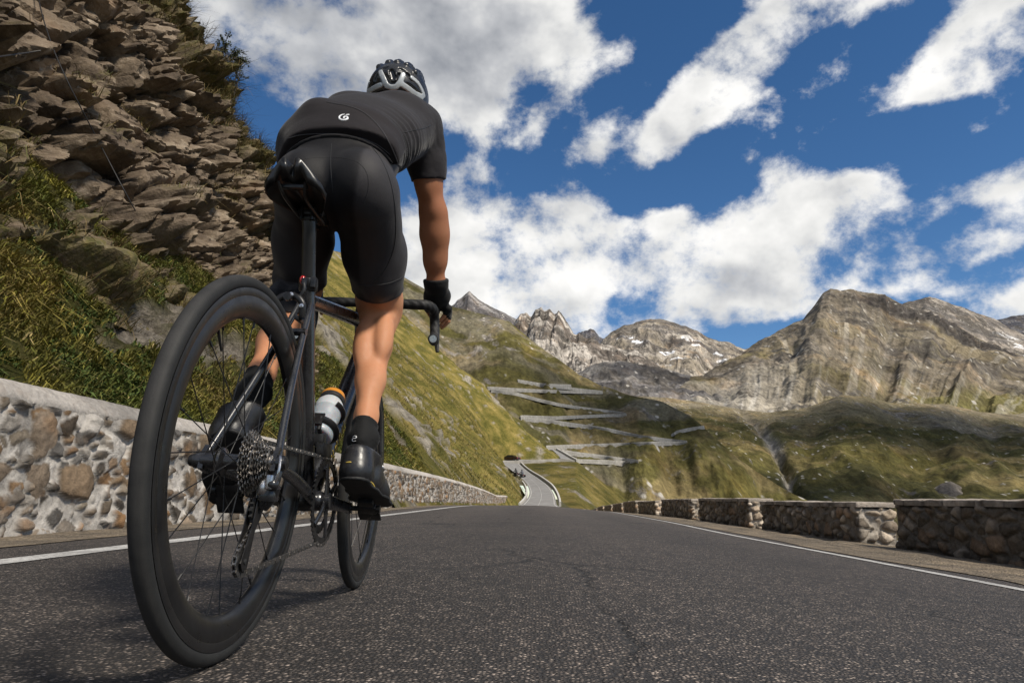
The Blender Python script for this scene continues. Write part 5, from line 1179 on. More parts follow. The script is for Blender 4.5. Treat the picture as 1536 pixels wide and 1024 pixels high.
def nets(F, ax):
    """surface nets: quads of the zero level"""
    s = F < 0; n = np.array(F.shape) - 1; O = [(i, j, k) for i in (0, 1) for j in (0, 1) for k in (0, 1)]
    cnt = sum(s[o[0]:n[0] + o[0], o[1]:n[1] + o[1], o[2]:n[2] + o[2]].astype(np.int8) for o in O)
    act = (cnt > 0) & (cnt < 8); idx = np.full(act.shape, -1, np.int64); C = np.argwhere(act); idx[act] = np.arange(len(C))
    acc = np.zeros((len(C), 3)); num = np.zeros(len(C)); val = {o: F[C[:, 0] + o[0], C[:, 1] + o[1], C[:, 2] + o[2]] for o in O}
    for o in O:
        for d in range(3):
            if o[d]: continue
            o2 = tuple(1 if i == d else o[i] for i in range(3)); a, b = val[o], val[o2]; m = (a < 0) != (b < 0); t = np.where(m, a / np.where(m, a - b, 1), 0)
            q = np.tile(np.array(o, float), (len(C), 1)); q[:, d] += t; acc += q * m[:, None]; num += m
    h = ax[0][1] - ax[0][0]; V = (C + acc / num[:, None]) * h + np.array([a[0] for a in ax]); Q = []
    for d in range(3):
        a, b = [(1, 2), (2, 0), (0, 1)][d]; sl0 = [slice(None)] * 3; sl1 = [slice(None)] * 3; sl0[d] = slice(0, -1); sl1[d] = slice(1, None)
        e = np.argwhere(s[tuple(sl0)] != s[tuple(sl1)]); e = e[(e[:, a] > 0) & (e[:, b] > 0) & (e[:, a] < n[a]) & (e[:, b] < n[b])]
        fl = s[tuple(e.T)]; u = np.zeros(3, int); v = u.copy(); u[a] = 1; v[b] = 1
        q = np.stack([idx[tuple((e - u - v).T)], idx[tuple((e - v).T)], idx[tuple(e.T)], idx[tuple((e - u).T)]], -1)
        q[~fl] = q[~fl][:, ::-1]; Q.append(q)
    return V, np.concatenate(Q)
def relax(V, Q, n=2, lam=.5):
    e = np.concatenate([Q[:, [0, 1]], Q[:, [1, 2]], Q[:, [2, 3]], Q[:, [3, 0]]]); e = np.concatenate([e, e[:, ::-1]])
    for _ in range(n):
        s = np.zeros_like(V); np.add.at(s, e[:, 0], V[e[:, 1]]); c = np.bincount(e[:, 0], minlength=len(V))[:, None]; V = V + lam * (s / np.maximum(c, 1) - V)
    return V
def vnormals(V, Q):
    f = np.cross(V[Q[:, 2]] - V[Q[:, 0]], V[Q[:, 3]] - V[Q[:, 1]]); n = np.zeros_like(V)
    for i in range(4): np.add.at(n, Q[:, i], f)
    return n / (np.linalg.norm(n, axis=1)[:, None] + 1e-12)
if want('rider'):
    O_ = np.array([BX, BY, 0]); J = lambda x, y, Y: unp(x, y, Y, YAW - BIKE_TURN) - O_
    CAMR = np.array([0, 0, CH]) - O_; X_ = np.array([1., 0, 0])
    def ray(x, y): v = J(x, y, 2.0) - CAMR; return Vector(v / np.linalg.norm(v))
    # joints
    hipR, hipL = J(549, 296, 1.61), J(459, 296, 1.61); pel = J(506, 278, 1.62); wst = J(514, 226, 1.70); rib = J(538, 205, 1.84); cst = J(566, 196, 1.98); nkb = J(592, 190, 2.07)
    shR = J(634, 194, 2.02); shL = shR - [.325, -.01, .018]; elR = J(649, 318, 2.11); wrR = J(654, 424, 2.215)
    knR, anR = J(571, 464, 1.965), J(545, 658, 1.745); knL, anL = J(449, 428, 1.86), J(380, 590, 1.50)
    hoodR, hoodL = bike_w(HOOD[1]), bike_w(HOOD[-1]); wrL = hoodL[1] + (wrR - hoodR[1]) * [-1, 1, 1]; elL = wrL + (elR - wrR) * [-.7, 1, 1]
    hdc = J(595, 161, 2.19)
    # --- fields
    torso = Field()
    torso.chain([pel + [0, .02, 0], wst, rib, cst], [.084, .092, .100, .098], .05, X_, [1.42, 1.36, 1.46, 1.5])
    torso.chain([shL + [.03, -.01, -.01], nkb + [0, -.02, -.01], shR + [-.03, -.01, .0]], [.060, .066, .062], .05)
    for s, sh in ((1, shR), (-1, shL)):
        torso.cap(sh + [-s * .035, -.06, -.04], wst + [s * .064, .03, .0], .072, .056, .05); torso.ell(sh + [-s * .01, 0, .0], (.060, .062, .062), .04); torso.ell(cst + [s * .075, -.03, .040], (.065, .09, .035), .05)
    hips = Field(); hips.cap(pel, wst, .086, .090, .04, X_, 1.42)
    for s, hp in ((1, hipR), (-1, hipL)): hips.ell(hp + [-s * .009, -.026, .016], (.078, .086, .088), .022)
    def leg_f(hp, kn, an, s):
        f = Field(); d = (kn - hp) / np.linalg.norm(kn - hp); m = (hp + kn) / 2
        q = 1.0 if s > 0 else .90
        f.chain([hp, hp * .55 + kn * .45 + [0, .01, 0], kn * .92 + hp * .08, kn], [.079 * q, .077 * q, .063, .058], .022)
        f.ell(m + [s * .012, .015, .02], (.058 * q, .070, .13), .035)
        return f
    def shank_f(kn, an, s, back):
        f = Field(); u = (an - kn) / np.linalg.norm(an - kn); b = np.asarray(back, float); b = b - u * (b @ u); b /= np.linalg.norm(b); w = np.cross(u, b); L = np.linalg.norm(an - kn)
        f.chain([kn, kn + u * L * .12, kn + u * L * .32, kn + u * L * .6, kn + u * L * .85, an], [.053, .047, .042, .0345, .0275, .0265], .022)
        M = np.stack([w, b, u], 1); o_ = s if w[0] > 0 else -s
        for q, rr, off, ln in ((o_ * .025, .029, -.006, .19), (-o_ * .024, .031, .016, .21)): f.ell(kn + u * (L * .31 + off) + b * .030 + w * q, (rr, .033, L * ln), .012, M)
        f.ell(kn + u * L * .58 + b * .016, (.036, .026, L * .16), .02, M)
        for q in (.037, -.037): f.cap(kn - u * .085 + b * .034 + w * q * .95, kn + u * .060 + b * .026 + w * q * 1.04, .0130, .0110, .012)
        f.cap(kn + u * L * .70 + b * .020, an + b * .026 + u * .02, .0165, .0115, .02); f.ell(an + w * .024, (.012, .014, .014), .015); f.ell(an - w * .024, (.012, .014, .014), .015)
        f.ell(kn - b * .022, (.045, .042, .055), .03, M)
        return f
    legR, legL = leg_f(hipR, knR, anR, 1), leg_f(hipL, knL, anL, -1)
    shkR, shkL = shank_f(knR, anR, 1, (0, -1, .15)), shank_f(knL, anL, -1, (.1, -1, -.45))
    def arm_f(sh, el, wr, s):
        f = Field(); u = (wr - el) / np.linalg.norm(wr - el)
        f.chain([sh, sh * .6 + el * .4, el], [.052, .045, .037], .03); f.chain([el, el * .70 + wr * .30, el * .3 + wr * .7, wr], [.0368, .0365, .0315, .0265], .03)
        f.ell(el * .70 + wr * .30 + [s * .008, .006, 0], (.030, .032, .075), .05, np.stack([[1, 0, 0], np.cross(u, [1, 0, 0]), u], 1)); f.ell(el + [s * .004, -.026, .004], (.014, .014, .022), .025); f.ell(sh * .5 + el * .5 + [0, -.012, 0], (.032, .034, .09), .05)
        return f
    armR, armL = arm_f(shR, elR, wrR, 1), arm_f(shL, elL, wrL, -1)
    neck = Field().cap(nkb, hdc + [0, -.02, -.05], .060, .054, .04)
    ROLL = rad(11); hu = np.array([math.sin(ROLL), -.10, math.cos(ROLL)]); hu /= np.linalg.norm(hu); hf = np.array([.03, 1, .02]); hf = hf - hu * (hf @ hu); hf /= np.linalg.norm(hf); hr = np.cross(hf, hu); HM = np.stack([hr, hf, hu], 1)
    hl = lambda x, y, z: hdc + HM @ np.array([x, y, z])
    head = Field().ell(hl(0, 0, .02), (.074, .096, .092), .03, HM).cap(hl(0, .035, -.035), hl(0, .065, -.085), .055, .036, .03).ell(hl(0, .103, -.035), (.014, .022, .024), .015, HM)
    for s in (-1, 1):
        head.ell(hl(s * .076, -.002, -.025), (.010, .020, .032), .012, HM).ell(hl(s * .032, .090, -.004), (.018, .014, .010), .01, HM)
    for q in (.004, -.006): head.cap(hl(-.02, .094, -.070 + q), hl(.02, .094, -.070 + q), .006, .006, .01)
    # hands on the brake hoods: palm over the hood, four fingers round the lever, thumb on the inner side
    def hand_f(H, wr, s):
        h0, h1, h2, h3, h4 = H; g = Field(); sk = Field(); web = h1 + [s * .004, .012, .024]
        pc = h2 + [s * .008, -.006, .026]
        g.chain([wr, wr * .35 + pc * .65, pc], [.0285, .031, .026], .02, X_, 1.25)
        for i, (dy, ln_) in enumerate(((.030, .95), (.012, 1.06), (-.007, 1.0), (-.025, .82))):
            k0 = h2 + [s * .020, dy + .004, .024]; k1 = h2 + [s * (.040 + .002 * i), dy + .012, .004]; k2 = h2 + [s * (.039 - .003 * i), dy + .026 * ln_, -.024 * ln_]; k3 = h2 + [s * (.018 - .002 * i), dy + .036 * ln_, -.046 * ln_]
            g.cap(pc + [0, dy * .6, 0], k0, .016, .0115, .014); g.cap(k0, k1, .0112, .0102, .008); g.cap(k1, k1 * .45 + k2 * .55, .0102, .0096, .006)
            sk.cap(k0, k1, .0095, .009, .006); sk.cap(k1, k2, .0088, .0080, .004); sk.cap(k2, k3, .0080, .0068, .004)
        t0, t1, t2, t3 = wr * .45 + pc * .55 + [-s * .016, 0, 0], h1 + [-s * .026, .008, .016], h2 + [-s * .027, .004, .002], h2 + [-s * .020, .026, -.014]
        g.cap(t0, t1, .0165, .0125, .012); g.cap(t1, t1 * .4 + t2 * .6, .0120, .0110, .006); sk.cap(t1, t2, .0100, .0092, .005); sk.cap(t2, t3, .0092, .0074, .005); sk.cap(t0, t1, .014, .010, .01)
        sk.chain([wr, wr * .35 + pc * .65, pc], [.0255, .026, .021], .02, X_, 1.2)
        return g, sk
    gloR, hndR = hand_f(hoodR, wrR, 1); gloL, hndL = hand_f(hoodL, wrL, -1)
    footR, footL = Field(), Field()
    ballR = bike_w(PR + [.114, .004, .030]); ballL = bike_w(PL + [-.114, -.004, .030])
    heelR, heelL = J(533, 720, 1.685), J(342, 662, 1.425)
    # --- one continuous skin
    feet = Field()
    for an, he, ba in ((anR, heelR, ballR), (anL, heelL, ballL)): feet.chain([an, he * .62 + an * .38 + [0, .012, 0], ba * .8 + an * .2], [.0265, .023, .018], .02)
    core = torso.plus(hips, legR, legL, shkR, shkL, armR, armL, feet); body = core.plus(neck, head, hndR, hndL)
    def skinmat(t):
        p = t.coord('Object'); n = t.noise(p, 9, 5, .6); n2 = t.noise(p, 60, 4, .6); f = t.noise(p, 420, 2); vein = t.noise(t.map(p, sc=(1, 1, .35)), 22, 3, .6, 1.0)
        tan_shade = t.attr('tan', 'Fac'); c = t.mix(tan_shade, (.47, .225, .118), (.30, .130, .066))  # arm skin painted darker, for the shade on it as well as tan
        c = t.mix(t.rng(n, .3, .75, 0, .5), c, t.mix(1, c, (1.06, .82, .74), 'MULTIPLY')); c = t.mix(t.rng(n2, .55, .8, 0, .35), c, t.mix(1, c, (.78, .70, .66), 'MULTIPLY'))
        hr_ = t.voro(t.map(p, sc=(1, 1, .18)), 260); c = t.mix(t.rng(hr_, .05, .11, .35, 0), c, (.07, .045, .03))
        return {'Base Color': c, 'Normal': t.bump(t.math('ADD', t.math('MULTIPLY', f, .35), vein), .16, .004), 'Roughness': t.rng(n2, .3, .7, .50, .68)}
    M_skin = material('skin', skinmat, spec=.28, **{'Subsurface Weight': .12, 'Subsurface Radius': (.012, .004, .002), 'Subsurface Scale': 1.0})
    def clothmat(c0, c1, rough=.8, rib=0, sheen=.25, scale=900):
        def fn(t):
            p = t.coord('Object'); n = t.noise(p, 10, 5, .6); w = t.voro(p, scale); a = t.attr('panel', 'Fac')
            c = t.mix(a, c0, c1); c = t.mix(t.rng(n, .3, .75, 0, .5), c, t.mix(1, c, (1.5, 1.45, 1.5), 'MULTIPLY')); h = w
            return {'Base Color': c, 'Normal': t.bump(t.math('ADD', t.math('MULTIPLY', h, .5), t.noise(p, 55, 4, .6)), .22, .0022), 'Roughness': rough}
        return material('knit_fabric', fn, spec=.22, **{'Sheen Weight': sheen, 'Sheen Roughness': .4})
    M_short = clothmat((.0065, .006, .0068), (.030, .028, .0295), .62, sheen=.05); M_jersey = clothmat((.0105, .0098, .0105), (.0185, .017, .019), .85, sheen=.12, scale=600)
    M_pocket = clothmat((.0105, .0082, .0090), (.03, .03, .03), .8, sheen=.10); M_sock = clothmat((.008, .008, .008), (.02, .02, .02), .8, sheen=.05)
    M_glove = clothmat((.010, .010, .010), (.03, .03, .03), .75, sheen=.1)
    pr_ = empty('person', BLOC, (0, 0, BIKE_TURN)); tag(pr_, 'cyclist in black jersey, shorts and helmet riding away, hands on the brake hoods', 'person')
    def emit(name, F, ax, mat, attrs=None, parent=pr_, rel=2, disp=None, cut=None):
        V, Q = nets(F, ax); V = relax(V, Q, rel)
        if disp is not None: V = V + vnormals(V, Q) * disp(V)[:, None]
        o = obj(name, V, Q, mat, parent, attrs={k: f(V) for k, f in (attrs or {}).items()}); return o, V, Q
    F, ax = body.grid(.0048, .03)
    bo_, BV, BQ = emit('body', F, ax, M_skin, {'tan': lambda V: sstep(.85, .95, V[:, 2]) * (V[:, 1] > .5)}, rel=2)
    def gpos(ax): return np.stack(np.meshgrid(*ax, indexing='ij'), -1)
    def half(G, p, n): n = np.asarray(n, float); n = n / np.linalg.norm(n); return (G - p) @ n
    # --- shorts
    ta = (rib - pel) / np.linalg.norm(rib - pel)
    lo_, hi_ = hips.plus(legR, legL).bounds(); F, ax = core.grid(.0042, .03, lo_ - .03, hi_ + .03); G = gpos(ax)
    dR, dL = (knR - hipR) / np.linalg.norm(knR - hipR), (knL - hipL) / np.linalg.norm(knL - hipL)
    hmR, hmL = J(571, 422, 1.93), J(450, 428, 1.83); nR = dR + [0, .05, -.40]; nL = dL + [0, .0, -.45]; nR /= np.linalg.norm(nR); nL /= np.linalg.norm(nL)
    midx = .5 * (hipR + hipL)[0]; S = F - .0045
    right = G[..., 0] > midx; cut = np.where(right, half(G, hmR, nR), half(G, hmL, nL)); band = np.where(np.abs(cut + .006) < .006, .0012, 0) 
    S = np.maximum(S - band, cut); armcut = np.maximum(half(G, wst + ta * .05, ta), 0 * S - 1); S = np.maximum(S, armcut)
    so_, SV, SQ = emit('shorts', S, ax, M_short, {'panel': lambda V: np.clip(sstep(.078, .092, (V[:, 0] - midx) - .055 * sstep(.78, 1.05, V[:, 2]) + .055) * (V[:, 0] > midx) * sstep(.68, .80, V[:, 2]) * .9 + sstep(.078, .092, -(V[:, 0] - midx)) * .5 * (V[:, 2] > .80), 0, 1)},
                      rel=2, disp=lambda V: .0016 * fbm(V * [14, 14, 9], 3, 5) * sstep(.6, .75, V[:, 2]))
    sbv = BVHTree.FromPolygons(SV.tolist(), SQ.tolist())
    def drape_line(bv, pts, n, r, name, mat, parent, dash=False):
        mb = MB(); P = []
        for x, y in spline([(a, b, 0) for a, b in pts], n)[:, :2]:
            h = bv.ray_cast(Vector(CAMR), ray(x, y))
            if h[0] is not None: P.append(np.array(h[0]) + np.array(h[1]) * r * .25)
        if len(P) < 2: return
        if dash:
            for a, b in zip(P[::2], P[1::2]): mb.rod(a, b, r, n=6)
        else: mb.tube(P, r, 6)
        return mb.build(name, mat, parent)
    M_seam = material('seam_thread', color=(.012, .012, .0125), rough=.55); M_stitch = material('flat_stitch', color=(.022, .021, .022), rough=.7)
    drape_line(sbv, [(552, 214), (572, 240), (586, 275), (593, 320), (592, 365), (580, 400), (560, 425)], 60, .0011, 'side_seam', M_seam, so_)
    drape_line(sbv, [(497, 216), (496, 240), (497, 262), (500, 290)], 30, .0010, 'centre_seam', M_seam, so_)
    drape_line(sbv, [(536, 428), (560, 428), (585, 424), (604, 416)], 30, .0010, 'gripper_seam', M_stitch, so_); drape_line(sbv, [(413, 420), (435, 424), (460, 426), (486, 424)], 30, .0010, 'gripper_seam', M_stitch, so_)
    drape_line(sbv, [(436, 246), (460, 238), (490, 236), (520, 238), (540, 246), (551, 262), (552, 285), (545, 308)], 120, .0009, 'pad_stitching', M_stitch, so_, dash=True)
    # --- jersey
    lo_, hi_ = torso.plus(armR, armL).bounds(); F, ax = core.grid(.0042, .03, lo_ - .03, hi_ + .03); G = gpos(ax)
    bbv = BVHTree.FromPolygons(BV.tolist(), BQ.tolist()); hem = np.array(bbv.ray_cast(Vector(CAMR), ray(501, 209))[0]); hd = half(G, hem, -ta)                      # > 0 below the hem
    S = F - .0065 - .004 * sstep(-.010, -.003, hd) - .003 * sstep(.03, -.10, G[..., 1] * 0 + hd * 0 + .0)
    def sleeve(sh, el, q): d = (el - sh) / np.linalg.norm(el - sh); return half(G, sh + (el - sh) * q, d)
    upr = half(G, shR + [-.06, 0, -.02], (1, .1, -.35)); upl = half(G, shL + [.06, 0, -.02], (-1, .1, -.35))
    cut = np.maximum(hd, np.where(upr > 0, sleeve(shR, elR, .62), np.where(upl > 0, sleeve(shL, elL, .62), -1.0)))
    S = np.maximum(S, cut); nk_n = (hdc - nkb) / np.linalg.norm(hdc - nkb)
    fc_ = bbv.ray_cast(Vector(CAMR), ray(610, 222))[0]; fc_ = np.array(fc_) if fc_ is not None else shR * .5 + wst * .5
    flank = lambda V: np.exp(-(((V - fc_) / [.075, .085, .085]) ** 2).sum(1))
    def wrinkle(V):
        a = V @ ta + .25 * V[:, 0]; w = np.sin(a * 265 + 4 * fbm(V * 8, 3, 3)) * .5 + fbm(np.stack([a * 55, V[:, 1] * 6, V[:, 2] * 6], -1), 3, 8)
        slv = np.exp(-(((V - (shR + [-.02, -.03, -.05])) / [.05, .06, .06]) ** 2).sum(1)); back = sstep(.55, .7, V[:, 1])
        return .0058 * w * (flank(V) + .6 * slv) + .0040 * fbm(V * [10, 16, 16], 4, 4) * (.4 + back)
    jo_, JV, JQ = emit('jersey', S, ax, M_jersey, {'panel': lambda V: np.clip(sstep(.17, .20, (V - hem) @ ta), 0, 1) * .9}, rel=2, disp=wrinkle)
    # pocket panel across the lower back, bulging at both ends
    bk_n = np.cross(ta, X_) * -1; bk_n = bk_n if bk_n[2] > 0 else -bk_n
    lump = Field(); bh = lambda x, a, b: hem + X_ * x + ta * a + bk_n * b
    TM = np.stack([X_, bk_n, ta], 1); lump.ell(bh(-.066, .045, -.034), (.046, .034, .055), .03, TM).ell(bh(.010, .035, -.020), (.075, .026, .045), .03, TM).ell(bh(-.066, .140, .004), (.030, .034, .036), .03, TM).ell(bh(.085, .035, -.040), (.045, .028, .045), .03, TM)
    pk = torso.plus(hips, lump); F, ax = pk.grid(.0042, .03); G = gpos(ax); al = (G - hem) @ ta; lat = G[..., 0] - hem[0]; bb = (G - hem) @ bk_n
    topl = .172 - .9 * np.maximum(lat - .0, 0) ** 1.5 * 1.3 - .22 * np.maximum(-lat - .11, 0)
    S = np.maximum(F - .0165, np.maximum(np.maximum(.010 - al, al - topl), -(bb + .085 - .25 * np.maximum(np.abs(lat) - .10, 0))))
    S = np.maximum(S, -(F + .02))
    po_, PV, PQ = emit('rear_pocket', S, ax, M_pocket, parent=jo_, rel=3, disp=lambda V: .0020 * fbm(V * [8, 14, 14], 4, 14))
    pbv = BVHTree.FromPolygons(PV.tolist(), PQ.tolist())
    # round white emblem on the pocket: a swirl like a 6 with two speed strokes
    mb = MB()
    def mark(pts, r, n=26):
        P = []
        for x, y in spline([(a, b, 0) for a, b in pts], n)[:, :2]:
            h = pbv.ray_cast(Vector(CAMR), ray(x, y))
            if h[0] is not None: P.append(np.array(h[0]) + np.array(h[1]) * .0006)
        if len(P) > 2: mb.tube(P, np.interp(np.linspace(0, 1, len(P)), [0, .3, .8, 1], [r * .5, r, r, r * .5]), 8, sx=None)
    mark([(517, 172.0), (512.5, 173.0), (509.2, 175.6), (509.4, 178.6), (513, 180.6), (518, 180.3), (521.3, 178.4), (520.6, 176.2), (517.2, 175.8), (515.4, 177.2), (516.4, 178.4)], .0026, 44)
    mark([(518.5, 173.4), (521, 172.8), (524.2, 172.6)], .0020, 10)
    if mb.V: mb.build('emblem', M_white, po_)
    jbv = BVHTree.FromPolygons(JV.tolist(), JQ.tolist())
    M_edge = material('pocket_edging', color=(.034, .031, .033), rough=.7)
    drape_line(pbv, [(489, 153), (503, 156), (520, 159), (540, 166), (557, 178), (572, 195), (583, 213), (592, 232), (597, 246)], 70, .0016, 'pocket_seam', M_edge, po_)
    drape_line(pbv, [(432, 208), (450, 203), (480, 201), (510, 202), (540, 207), (565, 217), (585, 232)], 70, .0014, 'hem_seam', M_edge, po_)
    drape_line(jbv, [(606, 199), (618, 196), (634, 193), (646, 188)], 30, .0010, 'shoulder_seam', M_seam, jo_)
    drape_line(jbv, [(600, 205), (606, 222), (606, 240), (601, 250)], 30, .0010, 'side_seam', M_seam, jo_)
    # --- socks, shoes, gloves
    def sock(shk, an, kn, top, name):
        u = (kn - an) / np.linalg.norm(kn - an); lo_, hi_ = shk.bounds(); F, ax = core.grid(.004, .02, lo_ - [.02, .02, .10], hi_ + .02); G = gpos(ax); a = half(G, an, u)
        F = np.maximum(F, np.linalg.norm(G - an, axis=-1) - .13)
        S = np.maximum(F - .0035 - .0012 * (np.abs(a - top + .006) < .006), a - top); return emit('sock', S, ax, M_sock, rel=2, disp=lambda V: .0008 * np.sin((V @ u) * 900))
    sR, sRV, sRQ = sock(shkR, anR, knR, .046, 'sock'); sL, _, _ = sock(shkL, anL, knL, .050, 'sock')
    sv = BVHTree.FromPolygons(sRV.tolist(), sRQ.tolist())
    _pb = pbv; pbv = sv; mb = MB(); mark([(529.5, 655), (532.5, 653.5), (534.8, 654.8), (533.5, 657), (530, 657.6), (528.8, 660), (530.5, 661.6), (534, 660.8)], .0012, 24); pbv = _pb
    if mb.V: mb.build('sock_emblem', M_white, sR)
    def shoemat(t):
        p = t.coord('Object'); n = t.noise(p, 25, 4, .6); return {'Base Color': t.mix(t.rng(n, .35, .7), (.010, .010, .011), (.022, .021, .022)), 'Roughness': t.rng(t.noise(p, 70, 4), .3, .7, .25, .5), 'Normal': t.bump(t.noise(p, 160, 3), .15, .002)}
    M_shoe = material('shoe_leather', shoemat, spec=.5)
    def shoe(an, he, ba, out):
        d = (ba - he) / np.linalg.norm(ba - he); d2 = d + np.array(out); d2 /= np.linalg.norm(d2); toe = ba + d2 * .062
        w = np.cross(d, [0, 0, 1.]); w = w / np.linalg.norm(w); w = w if w[0] > 0 else -w; up = np.cross(w, d); up = up if up[2] > 0 or up[1] < 0 else -up
        f = Field(); f.chain([he + up * .020, he * .5 + ba * .5 + up * .022, ba + up * .010, toe + up * .006], [.0275, .0285, .0300, .022], .03, w, [1.0, 1.0, 1.35, 1.3])
        f.cap(he + up * .02, an + (an - he) * .02, .0285, .0315, .03); f.cap(an * .75 + (ba) * .25, ba + up * .02, .034, .028, .035, w, 1.1); f.cap(he + up * .022, he + up * .064 - d * .004, .030, .026, .02)
        F, ax = f.grid(.0036, .02); G = gpos(ax); ank = (an - he * .6 - ba * .4); top = half(G, an + (an - he) * .14, an - he)
        S = np.maximum(F - .003, -half(G, he - up * .004, up)); S = np.maximum(S, half(G, he + up * .082, up * 1.0 - d * .0)); 
        o, V, Q = emit('shoe', S, ax, M_shoe, rel=2)
        s2 = Field(); s2.chain([he - d * .006, he * .5 + ba * .5, ba, toe + d2 * .008], [.030, .028, .030, .020], .02, w, [1.05, .95, 1.45, 1.4]); F, ax = s2.grid(.0036, .02); G = gpos(ax); b = half(G, he, up)
        S = np.maximum(np.maximum(F - .006, b + .0), -b - .0085); emit('sole', S, ax, M_rubber, parent=o, rel=1)
        mb = MB(); c = ba * .55 + he * .45; mb.lathe([(.001, .010), (.0095, .010), (.011, .006), (.011, .0), (.001, .0)], an * .30 + ba * .70 + w * .030 + up * .030, w * .8 + up * .5, 18); mb.build('dial', M_alloy, o)
        return o, V, Q, d, up, w, he, ba
    shR_ = shoe(anR, heelR, ballR, (.22, 0, .0)); shL_ = shoe(anL, heelL, ballL, (-.10, 0, 0))
    pbv = BVHTree.FromPolygons(shR_[1].tolist(), shR_[2].tolist()); 
    for nm, pts, r in (('heel_tab', [(519, 693.5), (523, 693), (527, 693)], .0018), ('yellow_flash', [(556, 722), (560, 727), (562, 733)], .0022), ('yellow_flash', [(564, 732), (569, 738), (571, 744)], .0022)):
        mb = MB(); mark(pts, r, 12)
        if mb.V: mb.build(nm, M_yellow, shR_[0])
    pbv = BVHTree.FromPolygons(shL_[1].tolist(), shL_[2].tolist()); mb = MB(); mark([(343, 587.5), (346, 587), (349, 587.3)], .0022, 8)
    if mb.V: mb.build('heel_tab', M_yellow, shL_[0])
    for gl, wr, el in ((gloR, wrR, elR), (gloL, wrL, elL)):
        lo_, hi_ = gl.bounds(); F, ax = gl.plus(armR if gl is gloR else armL).grid(.0030, .02, lo_ - .02, hi_ + .02); G = gpos(ax); u = (el - wr) / np.linalg.norm(el - wr); emit('glove', np.maximum(F - .0018 - .0012 * (np.abs(half(G, wr, u) - .008) < .006), half(G, wr, u) - .012), ax, M_glove, rel=1)
    # --- helmet
    hc = hl(0, -.005, .035); HA = np.array([.104, .138, .108])
    def ellf(P, grow=0): l = (P - hc) @ HM; r = HA + grow; k0 = np.linalg.norm(l / r, axis=-1); k1 = np.linalg.norm(l / (r * r), axis=-1); return k0 * (k0 - 1) / (k1 + 1e-9)
    h = .0030; ax = [np.arange(hc[i] - .165, hc[i] + .165, h) for i in range(3)]; G = gpos(ax); lc = (G - hc) @ HM
    shell = np.maximum(np.maximum(ellf(G), -ellf(G, -.020)), -(lc[..., 2] + .042 + .16 * np.maximum(-lc[..., 1] - .05, 0) - .10 * np.maximum(lc[..., 1], 0)))
    def on_shell(x, y, r=0.0):
        d = np.array(ray(x, y)); a = 1.9; 
        for _ in range(60):
            p = CAMR + d * a; v = float(ellf(p)); a += v * .8
            if v < .0006: return p
        return None
    def poly_tube(pts, r):
        f = Field(); P = [on_shell(x, y) for x, y in pts]; P = [p for p in P if p is not None]
        for a, b in zip(P, P[1:]): f.cap(a, b, r, r, .004)
        return f
    vents = [([(577, 113), (585, 124), (592, 124)], .0095), ([(598, 122), (599, 112)], .0085), ([(587, 106), (590, 116)], .010), ([(557, 131), (566, 122)], .0085), ([(612, 128), (622, 136), (630, 143)], .0085), ([(566, 112), (562, 120)], .007), ([(611, 111), (618, 118)], .0085), ([(560, 145), (572, 140), (584, 141), (600, 142)], .0075), ([(606, 148), (620, 154)], .0070), ([(600, 103), (606, 106)], .006), ([(575, 103), (580, 101)], .006)]
    for pts, r in vents:
        P = [p for p in (on_shell(x, y) for x, y in pts) if p is not None]
        for a, b in zip(P, P[1:]):
            q = Field().cap(a, b, r, r, .004); shell = np.maximum(shell, -q.eval_at(G))
    def crest_pt(x, y, up=0): return hc + HM @ np.array([x, y, up + HA[2] * math.sqrt(max(.02, 1 - (x / HA[0]) ** 2 - (y / HA[1]) ** 2))])
    for x in (-.062, -.031, 0, .031, .062): # raised ribs with long air channels between them
        f = Field(); ys = np.linspace(-.095, .105, 9) * (1 - abs(x) * 3.0)
        for y0, y1 in zip(ys, ys[1:]): f.cap(crest_pt(x, y0, -.003), crest_pt(x, y1, -.003), .0115, .0115, .004)
        shell = np.minimum(shell, f.eval_at(G))
    for x in (-.0465, -.0155, .0155, .0465):
        f = Field(); ys = np.linspace(-.060, .100, 8) * (1 - abs(x) * 3.0)
        for y0, y1 in zip(ys, ys[1:]): f.cap(crest_pt(x, y0), crest_pt(x, y1), .0085, .0085, .003)
        shell = np.maximum(shell, -f.eval_at(G))
    M_helm = material('helmet_shell', lambda t: {'Roughness': t.rng(t.noise(t.coord('Object'), 40, 4), .3, .7, .25, .42)}, color=(.011, .011, .012), spec=.5)
    M_silver = material('silver_helmet_panel', lambda t: {'Base Color': t.mix(t.rng(t.noise(t.coord('Object'), 30, 4), .3, .7), (.34, .355, .36), (.44, .455, .46)), 'Roughness': .34}, metal=.15)
    he_, _, _ = emit('helmet', shell, ax, M_helm, rel=1)
    panels = [([(570.5, 108), (575, 118), (580, 129), (587, 131.5), (594, 131), (600, 124), (605, 112)], .0090), ([(552, 139), (558, 134), (566, 130), (571, 128)], .0090), ([(603, 127), (612, 133), (622, 141), (633, 146)], .0100), ([(618, 117), (627, 125), (633, 136), (636, 144)], .0085), ([(554, 124), (551, 132), (551, 141)], .005)]
    base = np.maximum(ellf(G, .0035), -ellf(G, -.012)); tot_ = np.full(G.shape[:-1], 1.0)
    for pts, r in panels:
        for q in poly_tube(pts, r).p: tot_ = np.minimum(tot_, Field._d(q, G))
    pn = np.maximum(base, tot_); hp_, _, _ = emit('helmet_panel', pn, ax, M_silver, parent=he_, rel=1)
    # inner padding and hair under the shell
    hair = Field().ell(hl(0, -.008, .022), (.080, .103, .097), .02, HM).cap(hl(0, -.075, -.02), hl(0, -.062, -.062), .045, .040, .03, hr, 1.3); F, ax = hair.grid(.004, .02); G = gpos(ax); l = (G - hdc) @ HM
